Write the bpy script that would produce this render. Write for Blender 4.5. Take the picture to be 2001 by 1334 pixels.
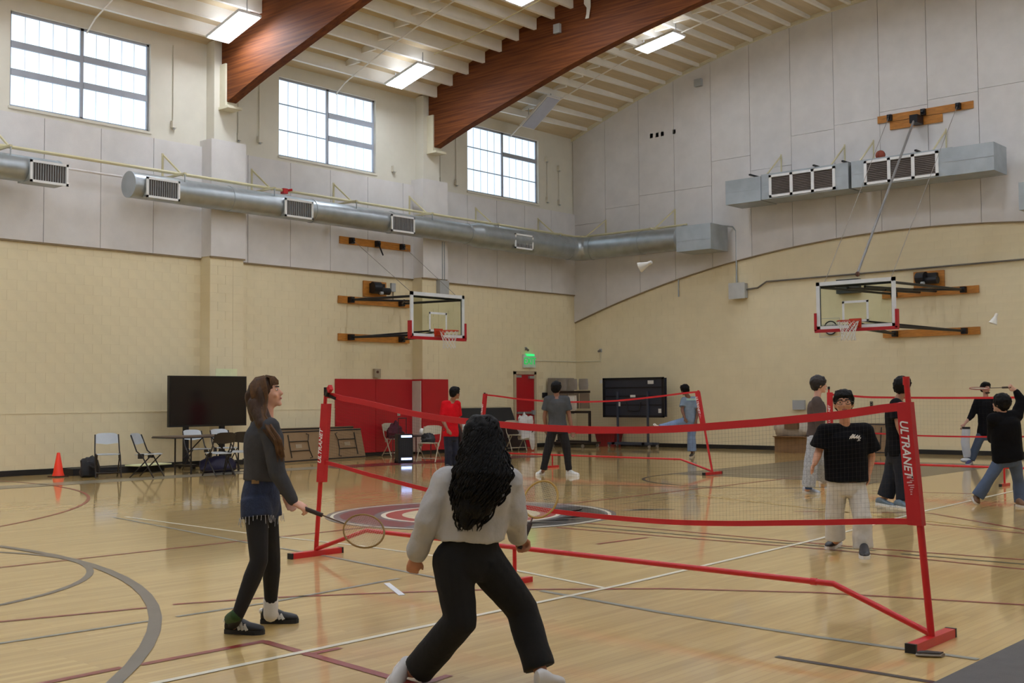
import bpy, bmesh, math, random
from mathutils import Vector, Matrix, noise
random.seed(7)
sc = bpy.context.scene
for _o in list(bpy.data.objects): bpy.data.objects.remove(_o)
COL = sc.collection
PI = math.pi
V = Vector

# ------------------------------------------------------------------ camera
# world: x = metres from the window wall, y = 0 at the end wall and negative towards the viewer, z up
CAM = V((22.2851, -28.4199, 1.44)); FPX = 2297.4145
CF = V((-0.65789189, 0.75158336, 0.04796566)); CR = V((0.7522119, 0.65888477, -0.00693666)); CU = V((0.03681732, -0.03151677, 0.9988249))
cam_d = bpy.data.cameras.new('camera'); cam = bpy.data.objects.new('camera', cam_d); COL.objects.link(cam)
cam_d.sensor_width = 36.0; cam_d.lens = FPX * 36.0 / 2001.0; cam_d.clip_end = 200
cam.matrix_world = Matrix(((CR.x, CU.x, -CF.x, CAM.x), (CR.y, CU.y, -CF.y, CAM.y), (CR.z, CU.z, -CF.z, CAM.z), (0, 0, 0, 1)))
sc.camera = cam
# ------------------------------------------------------------------ world, exposure
wd = bpy.data.worlds.new('world'); sc.world = wd; wd.use_nodes = True
wd.node_tree.nodes['Background'].inputs[0].default_value = (0.75, 0.85, 1.0, 1); wd.node_tree.nodes['Background'].inputs[1].default_value = 1.0
sc.view_settings.view_transform = 'Standard'; sc.view_settings.look = 'None'; sc.view_settings.gamma = 1.0
sc.view_settings.use_curve_mapping = False
sc.view_settings.exposure = 0.66
LAMP_E = 24.0      # ceiling fixtures
UP_E = 4.0         # uplight slot on top of each fixture
PANE_E = 0.74       # daylight on the frosted window panes
try:
    sc.cycles.use_denoising = True
except Exception:
    pass

# ------------------------------------------------------------------ helpers
def ray(px, py): return CF + CR * ((px - 1000.5) / FPX) + CU * ((667 - py) / FPX)
def at(px, py, d): return CAM + ray(px, py) * d                     # a point d metres in front of the camera
def ground(px, py, z=0.0):
    r = ray(px, py); return CAM + r * ((z - CAM.z) / r.z)
def onx(px, py, x):
    r = ray(px, py); return CAM + r * ((x - CAM.x) / r.x)
def ony(px, py, y):
    r = ray(px, py); return CAM + r * ((y - CAM.y) / r.y)
def depth(p): return (V(p) - CAM).dot(CF)

def lin(h):
    h = h.lstrip('#'); out = []
    for i in (0, 2, 4):
        c = int(h[i:i+2], 16) / 255.0
        out.append(c / 12.92 if c <= 0.04045 else ((c + 0.055) / 1.055) ** 2.4)
    return out
MATS = {}
def M(name, hexc, rough=0.6, metal=0.0, var=0.06, scale=6.0, bump=0.0, bscale=60.0, stretch=(1, 1, 1), coat=0.0, spec=0.5, emit=0.0, alpha=1.0, trans=0.0, sheen=0.0):
    if name in MATS: return MATS[name]
    m = bpy.data.materials.new(name); m.use_nodes = True; nt = m.node_tree; b = nt.nodes['Principled BSDF']
    c = lin(hexc)
    tc = nt.nodes.new('ShaderNodeTexCoord'); mp = nt.nodes.new('ShaderNodeMapping'); mp.inputs['Scale'].default_value = stretch
    nt.links.new(tc.outputs['Object'], mp.inputs['Vector'])
    nz = nt.nodes.new('ShaderNodeTexNoise'); nz.inputs['Scale'].default_value = scale; nz.inputs['Detail'].default_value = 5
    nt.links.new(mp.outputs['Vector'], nz.inputs['Vector'])
    rp = nt.nodes.new('ShaderNodeValToRGB')
    rp.color_ramp.elements[0].position = 0.3; rp.color_ramp.elements[1].position = 0.7
    rp.color_ramp.elements[0].color = [max(0, x * (1 - var)) for x in c] + [1]
    rp.color_ramp.elements[1].color = [min(1, x * (1 + var)) for x in c] + [1]
    nt.links.new(nz.outputs['Fac'], rp.inputs['Fac']); nt.links.new(rp.outputs['Color'], b.inputs['Base Color'])
    b.inputs['Roughness'].default_value = rough; b.inputs['Metallic'].default_value = metal
    b.inputs['Specular IOR Level'].default_value = spec
    if coat: b.inputs['Coat Weight'].default_value = coat
    if sheen: b.inputs['Sheen Weight'].default_value = sheen
    if emit:
        nt.links.new(rp.outputs['Color'], b.inputs['Emission Color']); b.inputs['Emission Strength'].default_value = emit
    if alpha < 1: b.inputs['Alpha'].default_value = alpha
    if trans: b.inputs['Transmission Weight'].default_value = trans
    if bump:
        n2 = nt.nodes.new('ShaderNodeTexNoise'); n2.inputs['Scale'].default_value = bscale; n2.inputs['Detail'].default_value = 4
        nt.links.new(mp.outputs['Vector'], n2.inputs['Vector'])
        bp = nt.nodes.new('ShaderNodeBump'); bp.inputs['Strength'].default_value = bump; bp.inputs['Distance'].default_value = 0.01
        nt.links.new(n2.outputs['Fac'], bp.inputs['Height']); nt.links.new(bp.outputs['Normal'], b.inputs['Normal'])
    MATS[name] = m
    return m

def basis(d):
    d = V(d).normalized(); a = V((0, 0, 1)) if abs(d.z) < 0.9 else V((1, 0, 0))
    u = d.cross(a).normalized(); return u, d.cross(u).normalized()

class MB:
    def __init__(s): s.v = []; s.f = []
    def add(s, vs, fs):
        o = len(s.v); s.v += [V(p) for p in vs]; s.f += [tuple(i + o for i in f) for f in fs]; return s
    def box(s, a, b):
        x0, y0, z0 = (min(a[i], b[i]) for i in range(3)); x1, y1, z1 = (max(a[i], b[i]) for i in range(3))
        return s.add([(x0, y0, z0), (x1, y0, z0), (x1, y1, z0), (x0, y1, z0), (x0, y0, z1), (x1, y0, z1), (x1, y1, z1), (x0, y1, z1)],
                     [(0, 3, 2, 1), (4, 5, 6, 7), (0, 1, 5, 4), (1, 2, 6, 5), (2, 3, 7, 6), (3, 0, 4, 7)])
    def obox(s, c, ex, ey, ez):                                    # box by centre and three half-axes
        c = V(c); ex, ey, ez = V(ex), V(ey), V(ez)
        p = [c + ex * i + ey * j + ez * k for (i, j, k) in ((-1, -1, -1), (1, -1, -1), (1, 1, -1), (-1, 1, -1), (-1, -1, 1), (1, -1, 1), (1, 1, 1), (-1, 1, 1))]
        return s.add(p, [(0, 3, 2, 1), (4, 5, 6, 7), (0, 1, 5, 4), (1, 2, 6, 5), (2, 3, 7, 6), (3, 0, 4, 7)])
    def bar(s, p, q, w, h, up=(0, 0, 1)):                           # square bar from p to q
        p, q = V(p), V(q); d = (q - p); n = d.normalized(); u = V(up)
        if abs(n.dot(u)) > 0.95: u = V((1, 0, 0))
        sd = n.cross(u).normalized(); up2 = sd.cross(n)
        return s.obox((p + q) / 2, d / 2, sd * w / 2, up2 * h / 2)
    def cyl(s, p, q, r0, r1=None, n=12):
        p, q = V(p), V(q); r1 = r0 if r1 is None else r1; u, w = basis(q - p); vs = []
        for c, r in ((p, r0), (q, r1)):
            for i in range(n):
                a = 2 * PI * i / n; vs.append(c + u * (r * math.cos(a)) + w * (r * math.sin(a)))
        return s.add(vs, [(i, i + n, (i + 1) % n + n, (i + 1) % n) for i in range(n)] + [tuple(range(n)), tuple(range(2 * n - 1, n - 1, -1))])
    def tube(s, pts, r, n=8, closed=False):
        pts = [V(p) for p in pts]; m = len(pts); rs = r if isinstance(r, (list, tuple)) else [r] * m; vs = []; pu = None
        for i, p in enumerate(pts):
            if closed: d = pts[(i + 1) % m] - pts[i - 1]
            else: d = pts[min(i + 1, m - 1)] - pts[max(i - 1, 0)]
            d.normalize()
            if pu is None: u, w = basis(d)
            else:
                u = (pu - d * pu.dot(d)); u = u.normalized() if u.length > 1e-6 else basis(d)[0]; w = d.cross(u)
            pu = u
            for k in range(n):
                a = 2 * PI * k / n; vs.append(p + u * (rs[i] * math.cos(a)) + w * (rs[i] * math.sin(a)))
        fs = []
        for i in range(m if closed else m - 1):
            j = (i + 1) % m
            fs += [(i * n + k, i * n + (k + 1) % n, j * n + (k + 1) % n, j * n + k) for k in range(n)]
        if not closed: fs += [tuple(range(n - 1, -1, -1)), tuple(range((m - 1) * n, m * n))]
        return s.add(vs, fs)
    def ell(s, c, rx, ry, rz, ax=None, n=14, m=9):
        c = V(c); ax = ax or (V((1, 0, 0)), V((0, 1, 0)), V((0, 0, 1))); vs = [c - ax[2] * rz]
        for i in range(1, m):
            t = -PI / 2 + PI * i / m
            for k in range(n):
                a = 2 * PI * k / n
                vs.append(c + ax[0] * (rx * math.cos(t) * math.cos(a)) + ax[1] * (ry * math.cos(t) * math.sin(a)) + ax[2] * (rz * math.sin(t)))
        vs.append(c + ax[2] * rz); L = len(vs) - 1
        fs = [(0, 1 + (k + 1) % n, 1 + k) for k in range(n)]
        for i in range(m - 2):
            fs += [(1 + i * n + k, 1 + i * n + (k + 1) % n, 1 + (i + 1) * n + (k + 1) % n, 1 + (i + 1) * n + k) for k in range(n)]
        fs += [(L, 1 + (m - 2) * n + k, 1 + (m - 2) * n + (k + 1) % n) for k in range(n)]
        return s.add(vs, fs)
    def lathe(s, prof, c=(0, 0, 0), n=20):
        c = V(c); vs = []; fs = []
        for r, z in prof:
            for k in range(n):
                a = 2 * PI * k / n; vs.append(c + V((r * math.cos(a), r * math.sin(a), z)))
        for i in range(len(prof) - 1):
            fs += [(i * n + k, i * n + (k + 1) % n, (i + 1) * n + (k + 1) % n, (i + 1) * n + k) for k in range(n)]
        fs += [tuple(range(n - 1, -1, -1)), tuple(range((len(prof) - 1) * n, len(prof) * n))]
        return s.add(vs, fs)
    def prism(s, poly, e):                                          # polygon (3-D points) extruded by vector e
        n = len(poly); e = V(e); vs = [V(p) for p in poly] + [V(p) + e for p in poly]
        return s.add(vs, [tuple(range(n - 1, -1, -1)), tuple(range(n, 2 * n))] + [(i, (i + 1) % n, (i + 1) % n + n, i + n) for i in range(n)])
    def loft(s, secs, n=16):                                        # secs: (centre, half-axis a, half-axis b)
        vs = []
        for c, a, b in secs:
            for k in range(n):
                t = 2 * PI * k / n; vs.append(V(c) + V(a) * math.cos(t) + V(b) * math.sin(t))
        fs = []
        for i in range(len(secs) - 1):
            fs += [(i * n + k, i * n + (k + 1) % n, (i + 1) * n + (k + 1) % n, (i + 1) * n + k) for k in range(n)]
        fs += [tuple(range(n - 1, -1, -1)), tuple(range((len(secs) - 1) * n, len(secs) * n))]
        return s.add(vs, fs)
    def cap(s, p, q, r0, r1=None, n=12):                            # capsule with two radii
        p, q = V(p), V(q); r1 = r0 if r1 is None else r1; d = q - p
        if d.length < 1e-5: return s.ell(p, r0, r0, r0)
        d.normalize(); u, w = basis(d); secs = []
        for t in (-85, -55, -25, 0): secs.append((p + d * (r0 * math.sin(math.radians(t))), u * (r0 * math.cos(math.radians(t))), w * (r0 * math.cos(math.radians(t)))))
        for t in (0, 25, 55, 85): secs.append((q + d * (r1 * math.sin(math.radians(t))), u * (r1 * math.cos(math.radians(t))), w * (r1 * math.cos(math.radians(t)))))
        return s.loft(secs, n)

XF = {}
def empty(name, loc=(0, 0, 0), rz=0.0):
    o = bpy.data.objects.new(name, None); COL.objects.link(o); o.empty_display_size = 0.2
    o.location = loc; o.rotation_euler = (0, 0, rz)
    XF[o] = Matrix.Translation(V(loc)) @ Matrix.Rotation(rz, 4, 'Z'); return o
def tag(o, label=None, cat=None, group=None, kind=None):
    if label: o['label'] = label
    if cat: o['category'] = cat
    if group: o['group'] = group
    if kind: o['kind'] = kind
    return o
def thing(name, label, cat, loc=(0, 0, 0), rz=0.0, group=None): return tag(empty(name, loc, rz), label, cat, group)
def make_mesh(name, mb, mat, smooth):
    me = bpy.data.meshes.new(name); me.from_pydata([tuple(p) for p in mb.v], [], mb.f); me.update()
    bm = bmesh.new(); bm.from_mesh(me); bmesh.ops.recalc_face_normals(bm, faces=bm.faces); bm.to_mesh(me); bm.free()
    if mat: me.materials.append(mat)
    if smooth:
        for p in me.polygons: p.use_smooth = True
        try: me.set_sharp_from_angle(angle=math.radians(40))
        except Exception: pass
    return me
def obj(name, mb, mat, parent=None, smooth=False, local=False, label=None):
    """links one mesh; coordinates are world unless local; a top-level mesh gets its origin at its base"""
    X = None
    if parent is not None:
        X = XF[parent]
        if not local:
            inv = X.inverted(); mb.v = [inv @ p for p in mb.v]
    else:
        lo = [min(p[i] for p in mb.v) for i in range(3)]; hi = [max(p[i] for p in mb.v) for i in range(3)]
        b = V(((lo[0] + hi[0]) / 2, (lo[1] + hi[1]) / 2, lo[2])); mb.v = [p - b for p in mb.v]
    o = bpy.data.objects.new(name, make_mesh(name, mb, mat, smooth)); COL.objects.link(o)
    if parent is not None: o.parent = parent; XF[o] = X
    else: o.location = b; XF[o] = Matrix.Translation(b)
    if label: o['label'] = label
    return o
def struct(name, mb, mat, smooth=False): return tag(obj(name, mb, mat, None, smooth), kind='structure')
def part_copies(name, mesh, parent, locs, rx=0.0):
    for l in locs:
        o = bpy.data.objects.new(name, mesh); COL.objects.link(o); o.parent = parent; o.location = XF[parent].inverted() @ V(l); o.rotation_euler = (rx, 0, 0)
def copy_tree(o, parent=None):
    c = o.copy(); COL.objects.link(c)
    if parent is not None: c.parent = parent
    for ch in list(o.children): copy_tree(ch, c)
    return c
def place(o, loc, rz, label=None):
    o.location = loc; o.rotation_euler = (0, 0, rz)
    if label: o['label'] = label
    XF[o] = Matrix.Translation(V(loc)) @ Matrix.Rotation(rz, 4, 'Z'); return o
def text_mesh(name, txt, size, mat, parent, origin, xdir, ydir, extrude=0.002, shear=0.0, bold=0.0, align='LEFT'):
    cu = bpy.data.curves.new(name, 'FONT'); cu.body = txt; cu.size = size; cu.extrude = extrude; cu.shear = shear; cu.offset = bold; cu.align_x = align; cu.resolution_u = 3
    t = bpy.data.objects.new(name, cu); COL.objects.link(t)
    dg = bpy.context.evaluated_depsgraph_get(); me = bpy.data.meshes.new_from_object(t.evaluated_get(dg)); bpy.data.objects.remove(t)
    x = V(xdir).normalized(); y = V(ydir).normalized(); z = x.cross(y)
    inv = XF[parent].inverted(); Mx = Matrix(((x.x, y.x, z.x, origin[0]), (x.y, y.y, z.y, origin[1]), (x.z, y.z, z.z, origin[2]), (0, 0, 0, 1)))
    me.transform(inv @ Mx); me.name = name; me.materials.clear(); me.materials.append(mat)
    o = bpy.data.objects.new(name, me); COL.objects.link(o); o.parent = parent; XF[o] = XF[parent]; return o
# ------------------------------------------------------------------ materials
m_block = M('painted_block', '#e4d6b2', 0.55, var=0.03, scale=3, bump=0.12, bscale=90)
m_mortar = M('painted_mortar', '#decfaa', 0.7, var=0.04, scale=4)
m_upper = M('cream_plaster', '#d8d3c4', 0.7, var=0.03, scale=3, bump=0.1, bscale=40)
m_panel = M('acoustic_panel', '#d9d5d2', 0.9, var=0.05, scale=2.5, bump=0.35, bscale=130)
m_panelback = M('panel_backing', '#9a9184', 0.9, var=0.03)
m_base = M('black_rubber', '#141312', 0.5, var=0.1)
m_deck = M('roof_deck', '#cbba9b', 0.8, var=0.08, scale=1.5, stretch=(6, 0.6, 1))
m_purlin = M('painted_joist', '#efece4', 0.6, var=0.03, scale=3)
m_trimc = M('cream_trim', '#d9d2b8', 0.6, var=0.03)
m_pipe = M('cream_pipe', '#cdc49c', 0.5, var=0.04)
m_galv = M('galvanised_steel', '#aab0b2', 0.36, metal=0.75, var=0.12, scale=4, bump=0.06, bscale=12)
m_galvd = M('dull_galvanised', '#a9b0b3', 0.5, metal=0.5, var=0.1, scale=3)
m_white = M('white_enamel', '#e4e4e2', 0.4, var=0.03)
m_grey = M('grey_enamel', '#a9abab', 0.45, var=0.04)
m_frame = M('window_steel', '#a2a7b2', 0.5, var=0.05)
m_bar = M('glazing_bar_bloom', '#e4e9ef', 0.5, var=0.03)  # paler than the frame: bloom from the panes is put into the colour
m_dark = M('dark_louvre', '#4c4440', 0.7, var=0.15)
m_black = M('black_steel', '#17161a', 0.45, var=0.1, spec=0.4)
m_wood = M('varnished_board', '#b5762c', 0.5, var=0.22, scale=5, stretch=(1, 1, 6))
m_red = M('red_vinyl', '#b0121f', 0.42, var=0.05, scale=2, bump=0.05, bscale=8)
m_redm = M('red_powder_coat', '#c41a1f', 0.35, var=0.04, spec=0.5)
m_redc = M('red_tape', '#c01e24', 0.7, var=0.06, bump=0.1, bscale=120)
m_glasspane = M('frosted_pane', '#d9ecff', 0.6, var=0.03, scale=2, emit=PANE_E)
m_up = M('uplight_lens', '#eef4ff', 0.5, var=0.0, emit=UP_E)
m_diff = M('lamp_diffuser', '#e9f2ff', 0.5, var=0.0, emit=LAMP_E)
m_diffoff = M('unlit_diffuser', '#b9bfd4', 0.45, var=0.03)
m_lineR = M('red_court_paint', '#8a2422', 0.32, var=0.08, coat=0.2)
m_lineW = M('white_court_paint', '#e3dcc6', 0.32, var=0.05, coat=0.2)
m_lineG = M('grey_court_paint', '#6d6660', 0.32, var=0.08, coat=0.2)
m_lineB = M('dark_court_paint', '#302c2b', 0.32, var=0.1, coat=0.2)
m_lineT = M('pale_grey_court_paint', '#8d8c80', 0.32, var=0.08, coat=0.2)
m_lineN = M('green_court_paint', '#4b4a34', 0.32, var=0.08, coat=0.2)
m_maroon = M('maroon_court_paint', '#6b1f24', 0.32, var=0.1, coat=0.2)

def floor_material():
    m = bpy.data.materials.new('maple_floor'); m.use_nodes = True; nt = m.node_tree; b = nt.nodes['Principled BSDF']
    tc = nt.nodes.new('ShaderNodeTexCoord'); mp = nt.nodes.new('ShaderNodeMapping'); mp.inputs['Rotation'].default_value = (0, 0, PI / 2)
    nt.links.new(tc.outputs['Object'], mp.inputs['Vector'])
    br = nt.nodes.new('ShaderNodeTexBrick'); br.inputs['Scale'].default_value = 1.0; br.inputs['Brick Width'].default_value = 1.1; br.inputs['Row Height'].default_value = 0.057
    br.inputs['Mortar Size'].default_value = 0.0012; br.inputs['Bias'].default_value = 0.0; br.offset = 0.37
    br.inputs['Color1'].default_value = lin('#dfbd78') + [1]; br.inputs['Color2'].default_value = lin('#cfab65') + [1]; br.inputs['Mortar'].default_value = lin('#b98f52') + [1]
    nt.links.new(mp.outputs['Vector'], br.inputs['Vector'])
    mp2 = nt.nodes.new('ShaderNodeMapping'); mp2.inputs['Scale'].default_value = (9, 0.5, 1); nt.links.new(tc.outputs['Object'], mp2.inputs['Vector'])
    nz = nt.nodes.new('ShaderNodeTexNoise'); nz.inputs['Scale'].default_value = 2.0; nz.inputs['Detail'].default_value = 6; nt.links.new(mp2.outputs['Vector'], nz.inputs['Vector'])
    mx = nt.nodes.new('ShaderNodeMix'); mx.data_type = 'RGBA'; mx.blend_type = 'MULTIPLY'; mx.inputs[0].default_value = 1.0
    rp = nt.nodes.new('ShaderNodeValToRGB'); rp.color_ramp.elements[0].position = 0.3; rp.color_ramp.elements[0].color = (0.84, 0.82, 0.78, 1); rp.color_ramp.elements[1].position = 0.68; rp.color_ramp.elements[1].color = (1.0, 1.0, 1.0, 1)
    nt.links.new(nz.outputs['Fac'], rp.inputs['Fac']); nt.links.new(br.outputs['Color'], mx.inputs[6]); nt.links.new(rp.outputs['Color'], mx.inputs[7]); nt.links.new(mx.outputs[2], b.inputs['Base Color'])
    b.inputs['Roughness'].default_value = 0.4
    b.inputs['Coat Weight'].default_value = 1.0; b.inputs['Coat Roughness'].default_value = 0.075; b.inputs['Coat IOR'].default_value = 1.5
    return m
def beam_material():
    m = bpy.data.materials.new('glulam_timber'); m.use_nodes = True; nt = m.node_tree; b = nt.nodes['Principled BSDF']
    tc = nt.nodes.new('ShaderNodeTexCoord'); mp = nt.nodes.new('ShaderNodeMapping'); mp.inputs['Scale'].default_value = (0.16, 3, 4.5)
    mp.inputs['Rotation'].default_value = (0, 0.24, 0)
    nt.links.new(tc.outputs['Object'], mp.inputs['Vector'])
    nz = nt.nodes.new('ShaderNodeTexNoise'); nz.inputs['Scale'].default_value = 5; nz.inputs['Detail'].default_value = 7; nt.links.new(mp.outputs['Vector'], nz.inputs['Vector'])
    rp = nt.nodes.new('ShaderNodeValToRGB'); rp.color_ramp.elements[0].position = 0.32; rp.color_ramp.elements[0].color = lin('#522a15') + [1]; rp.color_ramp.elements[1].position = 0.7; rp.color_ramp.elements[1].color = lin('#7d4620') + [1]
    nt.links.new(nz.outputs['Fac'], rp.inputs['Fac']); nt.links.new(rp.outputs['Color'], b.inputs['Base Color']); b.inputs['Roughness'].default_value = 0.62; b.inputs['Specular IOR Level'].default_value = 0.2
    return m
m_floor = floor_material(); m_beam = beam_material()

# ------------------------------------------------------------------ room shell
RX, RY = 23.6, -32.5
BAY = 6.5
def roof(x): return 11.66 - 0.0165 * (x - 11.8) ** 2                # line where ceiling meets the end wall
SOF = [(0.3, 7.98), (0.59, 8.08), (1.49, 8.38), (3.25, 8.87), (4.89, 9.32), (5.66, 9.5), (7.13, 9.8), (8.89, 10.1), (10.5, 10.26), (11.8, 10.3)]
def soffit(x):
    x = x if x <= 11.8 else 23.6 - x
    for (a, za), (b, zb) in zip(SOF, SOF[1:]):
        if x <= b: return za + (zb - za) * (x - a) / (b - a)
    return 10.3
def seam(x): return 5.585 - 0.01616 * (x - 10.7) ** 2               # curved line between blocks and panels on the end wall

mb = MB(); mb.box((-0.3, 0.3, -0.2), (RX + 0.3, RY - 0.3, 0)); floor = struct('floor', mb, m_floor)
WIN_Y = [-3.25 - BAY * k for k in range(5)]; WZ0, WZ1, WHW = 7.2, 9.1, 1.54
def side_wall(x0, x1):
    mb = MB(); mb.box((x0, 0.3, -0.2), (x1, RY - 0.3, WZ0)); mb.box((x0, 0.3, WZ1), (x1, RY - 0.3, 9.62))
    ys = [0.3] + [v for c in WIN_Y for v in (c + WHW, c - WHW)] + [RY - 0.3]
    for i in range(0, len(ys), 2): mb.box((x0, ys[i], WZ0), (x1, ys[i + 1], WZ1))
    return mb
wall_left = struct('wall_left', side_wall(-0.3, 0), m_upper)
wall_right = struct('wall_right', side_wall(RX, RX + 0.3), m_upper)
def end_wall(y, e, z0=-0.2):
    N = 24; poly = [(-0.3, y, z0), (RX + 0.3, y, z0)] + [(RX + 0.3 - (RX + 0.6) * i / N, y, roof(RX - RX * i / N) + 0.12) for i in range(N + 1)]
    return MB().prism(poly, (0, e, 0))
wall_back = struct('wall_back', end_wall(0, 0.3), m_mortar)
wall_front = struct('wall_front', end_wall(RY, -0.3), m_upper)
# ceiling deck: a curved sheet
mb = MB(); N = 36; prof = [(x, roof(x) + 0.05) for x in [-0.3 + (RX + 0.6) * i / N for i in range(N + 1)]]
mb.prism([(x, 0.3, z) for x, z in prof] + [(x, 0.3, z + 0.08) for x, z in reversed(prof)], (0, RY - 0.6, 0))
ceiling = struct('ceiling', mb, m_deck)

# joists between the timber beams
PX = [0.6 + 0.5725 * i for i in range(40) if 0.6 + 0.5725 * i < RX - 0.2]
BEAM_Y = [-BAY * k for k in (1, 2, 3, 4)]; BHW = 0.12
edges = [0.0] + BEAM_Y + [RY]
for k in range(5):
    y1 = edges[k] - (BHW if k else 0.0); y0 = edges[k + 1] + (BHW if k < 4 else 0.0); L = y1 - y0 - 0.01
    me = make_mesh('joist', MB().box((-0.045, -L / 2, 0), (0.045, L / 2, 0.30)), m_purlin, False)
    part_copies('joist', me, ceiling, [(x, (y0 + y1) / 2, roof(x) - (0.22 if k else 0.11)) for x in PX], 0.028 if k == 0 else 0.0)
    if k < 3:                                                       # blocking rows between joists
        bl = make_mesh('joist_blocking', MB().box((-0.237, -0.03, 0.0), (0.237, 0.03, 0.2)), m_purlin, False)
        part_copies('joist_blocking', bl, ceiling, [(x + 0.286, (y0 + y1) / 2 + dy, (roof(x) + roof(x + 0.57)) / 2 - (0.15 if k else 0.06)) for x in PX[:21] for dy in (0.0,)])
# curved trim where the ceiling meets the end wall
mb = MB(); N = 30; pr = [(RX * i / N, roof(RX * i / N)) for i in range(N + 1)]
mb.prism([(x, -0.001, z - 0.04) for x, z in pr] + [(x, -0.001, z + 0.05) for x, z in reversed(pr)], (0, -0.14, 0)); trim_1 = struct('trim_1', mb, m_trimc)
# glued timber beams on the pilasters
for k, y in enumerate(BEAM_Y):
    N = 40; xs = [0.55 + (RX - 1.1) * i / N for i in range(N + 1)]
    low = [(x, soffit(x)) for x in xs]
    poly = [(0.32, 8.93), (0.52, 8.93), (0.52, 8.06)] + low + [(RX - 0.52, 8.06), (RX - 0.52, 8.93), (RX - 0.32, 8.93)]
    top = [(x, roof(x) + 0.045) for x in [RX - 0.32 - (RX - 0.64) * i / N for i in range(N + 1)]]
    mb = MB().prism([(x, y - BHW, z) for x, z in poly + top], (0, 2 * BHW, 0))
    b = obj('timber_beam', mb, m_beam)
    tag(b, ['dark timber arch beam nearest the end wall with a rag hanging from it', 'dark timber arch beam with a bright lamp glow on its lower end',
            'dark timber arch beam overhead, third from the end wall', 'dark timber arch beam overhead, farthest from the end wall'][k], 'beam', 'timber arch beams under the roof')

# windows: steel frames, mullions and frosted panes
def window(n, yc, wall_x, sgn, thick):
    """thick: for each column, heights of the heavy rails (fractions) and light rails"""
    r = tag(empty('window_%d' % n, (wall_x, yc, WZ0)), kind='structure')
    xf = wall_x - sgn * 0.10                                        # frame sits inside the opening
    fr = MB(); H = WZ1 - WZ0
    for z in (WZ0, WZ1 - 0.05): fr.box((xf - 0.03, yc - WHW, z), (xf + 0.03, yc + WHW, z + 0.05))
    for y in (yc - WHW, yc + WHW - 0.05, yc - 0.035): fr.box((xf - 0.03, y, WZ0), (xf + 0.03, y + (0.05 if y != yc - 0.035 else 0.07), WZ1))
    obj('window_frame', fr, m_frame, r)
    pane_me = {}
    for c in (0, 1):
        y0 = yc - WHW + 0.05 if c == 0 else yc + 0.035; y1 = yc - 0.035 if c == 0 else yc + WHW - 0.05
        rails = thick[c]                                            # list of (fraction from the top, bar height)
        zs = [WZ1 - 0.05]
        for fct, h in rails:
            zc = WZ1 - fct * H; obj('window_rail', MB().box((xf - 0.035, y0, zc - h / 2), (xf + 0.045, y1, zc + h / 2)), m_frame, r)
            zs += [zc + h / 2, zc - h / 2]
        zs += [WZ0 + 0.05]
        for a in range(0, len(zs), 2):
            zt, zb = zs[a], zs[a + 1]; w = (y1 - y0) / 5
            for q in range(5):
                key = (round(w, 3), round(zt - zb, 3))
                if key not in pane_me:
                    pane_me[key] = make_mesh('pane', MB().box((-0.006, -w / 2 + 0.006, -(zt - zb) / 2), (0.006, w / 2 - 0.006, (zt - zb) / 2)), m_glasspane, False)
                o = bpy.data.objects.new('pane', pane_me[key]); COL.objects.link(o); o.parent = r
                o.location = XF[r].inverted() @ V((xf - sgn * 0.005, y0 + w * (q + 0.5), (zt + zb) / 2))
            for q in range(1, 5):
                obj('glazing_bar', MB().box((xf - 0.012, y0 + w * q - 0.0045, zb), (xf + 0.014, y0 + w * q + 0.0045, zt)), m_bar, r)
    # sill
    obj('window_sill', MB().box((wall_x - 0.01 * sgn, yc - WHW - 0.03, WZ0 - 0.05), (wall_x + sgn * 0.03, yc + WHW + 0.03, WZ0)), m_upper, r)
    return r
HV, LT = 0.13, 0.02
TH = [((( 0.33, LT), (0.66, LT)), ((0.33, 0.12), (0.66, LT))),
      (((0.33, LT), (0.66, LT)), ((0.34, HV), (0.64, HV))),
      (((0.34, HV), (0.63, HV)), ((0.33, HV), (0.62, HV))),
      (((0.33, HV), (0.66, LT)), ((0.33, LT), (0.66, LT))), (((0.33, LT), (0.66, LT)), ((0.33, HV), (0.66, HV)))]
for k, yc in enumerate(WIN_Y): window(k + 1, yc, 0.0, 1, TH[k])
for k, yc in enumerate(WIN_Y): window(k + 6, yc, RX, -1, TH[4 - k])

# ---- painted concrete blocks on the window wall and the end wall
CAMV = CAM
def in_view(p):
    v = V(p) - CAM; d = v.dot(CF)
    return d > 1 and abs(v.dot(CR) / d * FPX) < 1020 and abs(v.dot(CU) / d * FPX) < 690
def blocks(wall, cells, mk):
    """cells: list of (centre, length, height); the 300 nearest whole ones in view are single objects"""
    whole = sorted([c for c in cells if abs(c[1] - 0.4) < 1e-3 and abs(c[2] - 0.2) < 1e-3 and in_view(c[0])], key=lambda c: (V(c[0]) - CAM).length)[:300]
    ids = set(id(c) for c in whole)
    me = make_mesh('block', mk(V((0, 0, 0)), 0.4, 0.2, MB()), m_block, False)
    part_copies('block', me, wall, [c[0] for c in whole])
    mb = MB()
    for c in cells:
        if id(c) not in ids: mk(V(c[0]), c[1], c[2], mb)
    tag(obj('block_courses', mb, m_block, wall), kind='stuff')
G = 0.0022
PIL = [-BAY * k for k in (1, 2, 3, 4)]; PW, PD = 0.44, 0.38
cells = []
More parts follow.
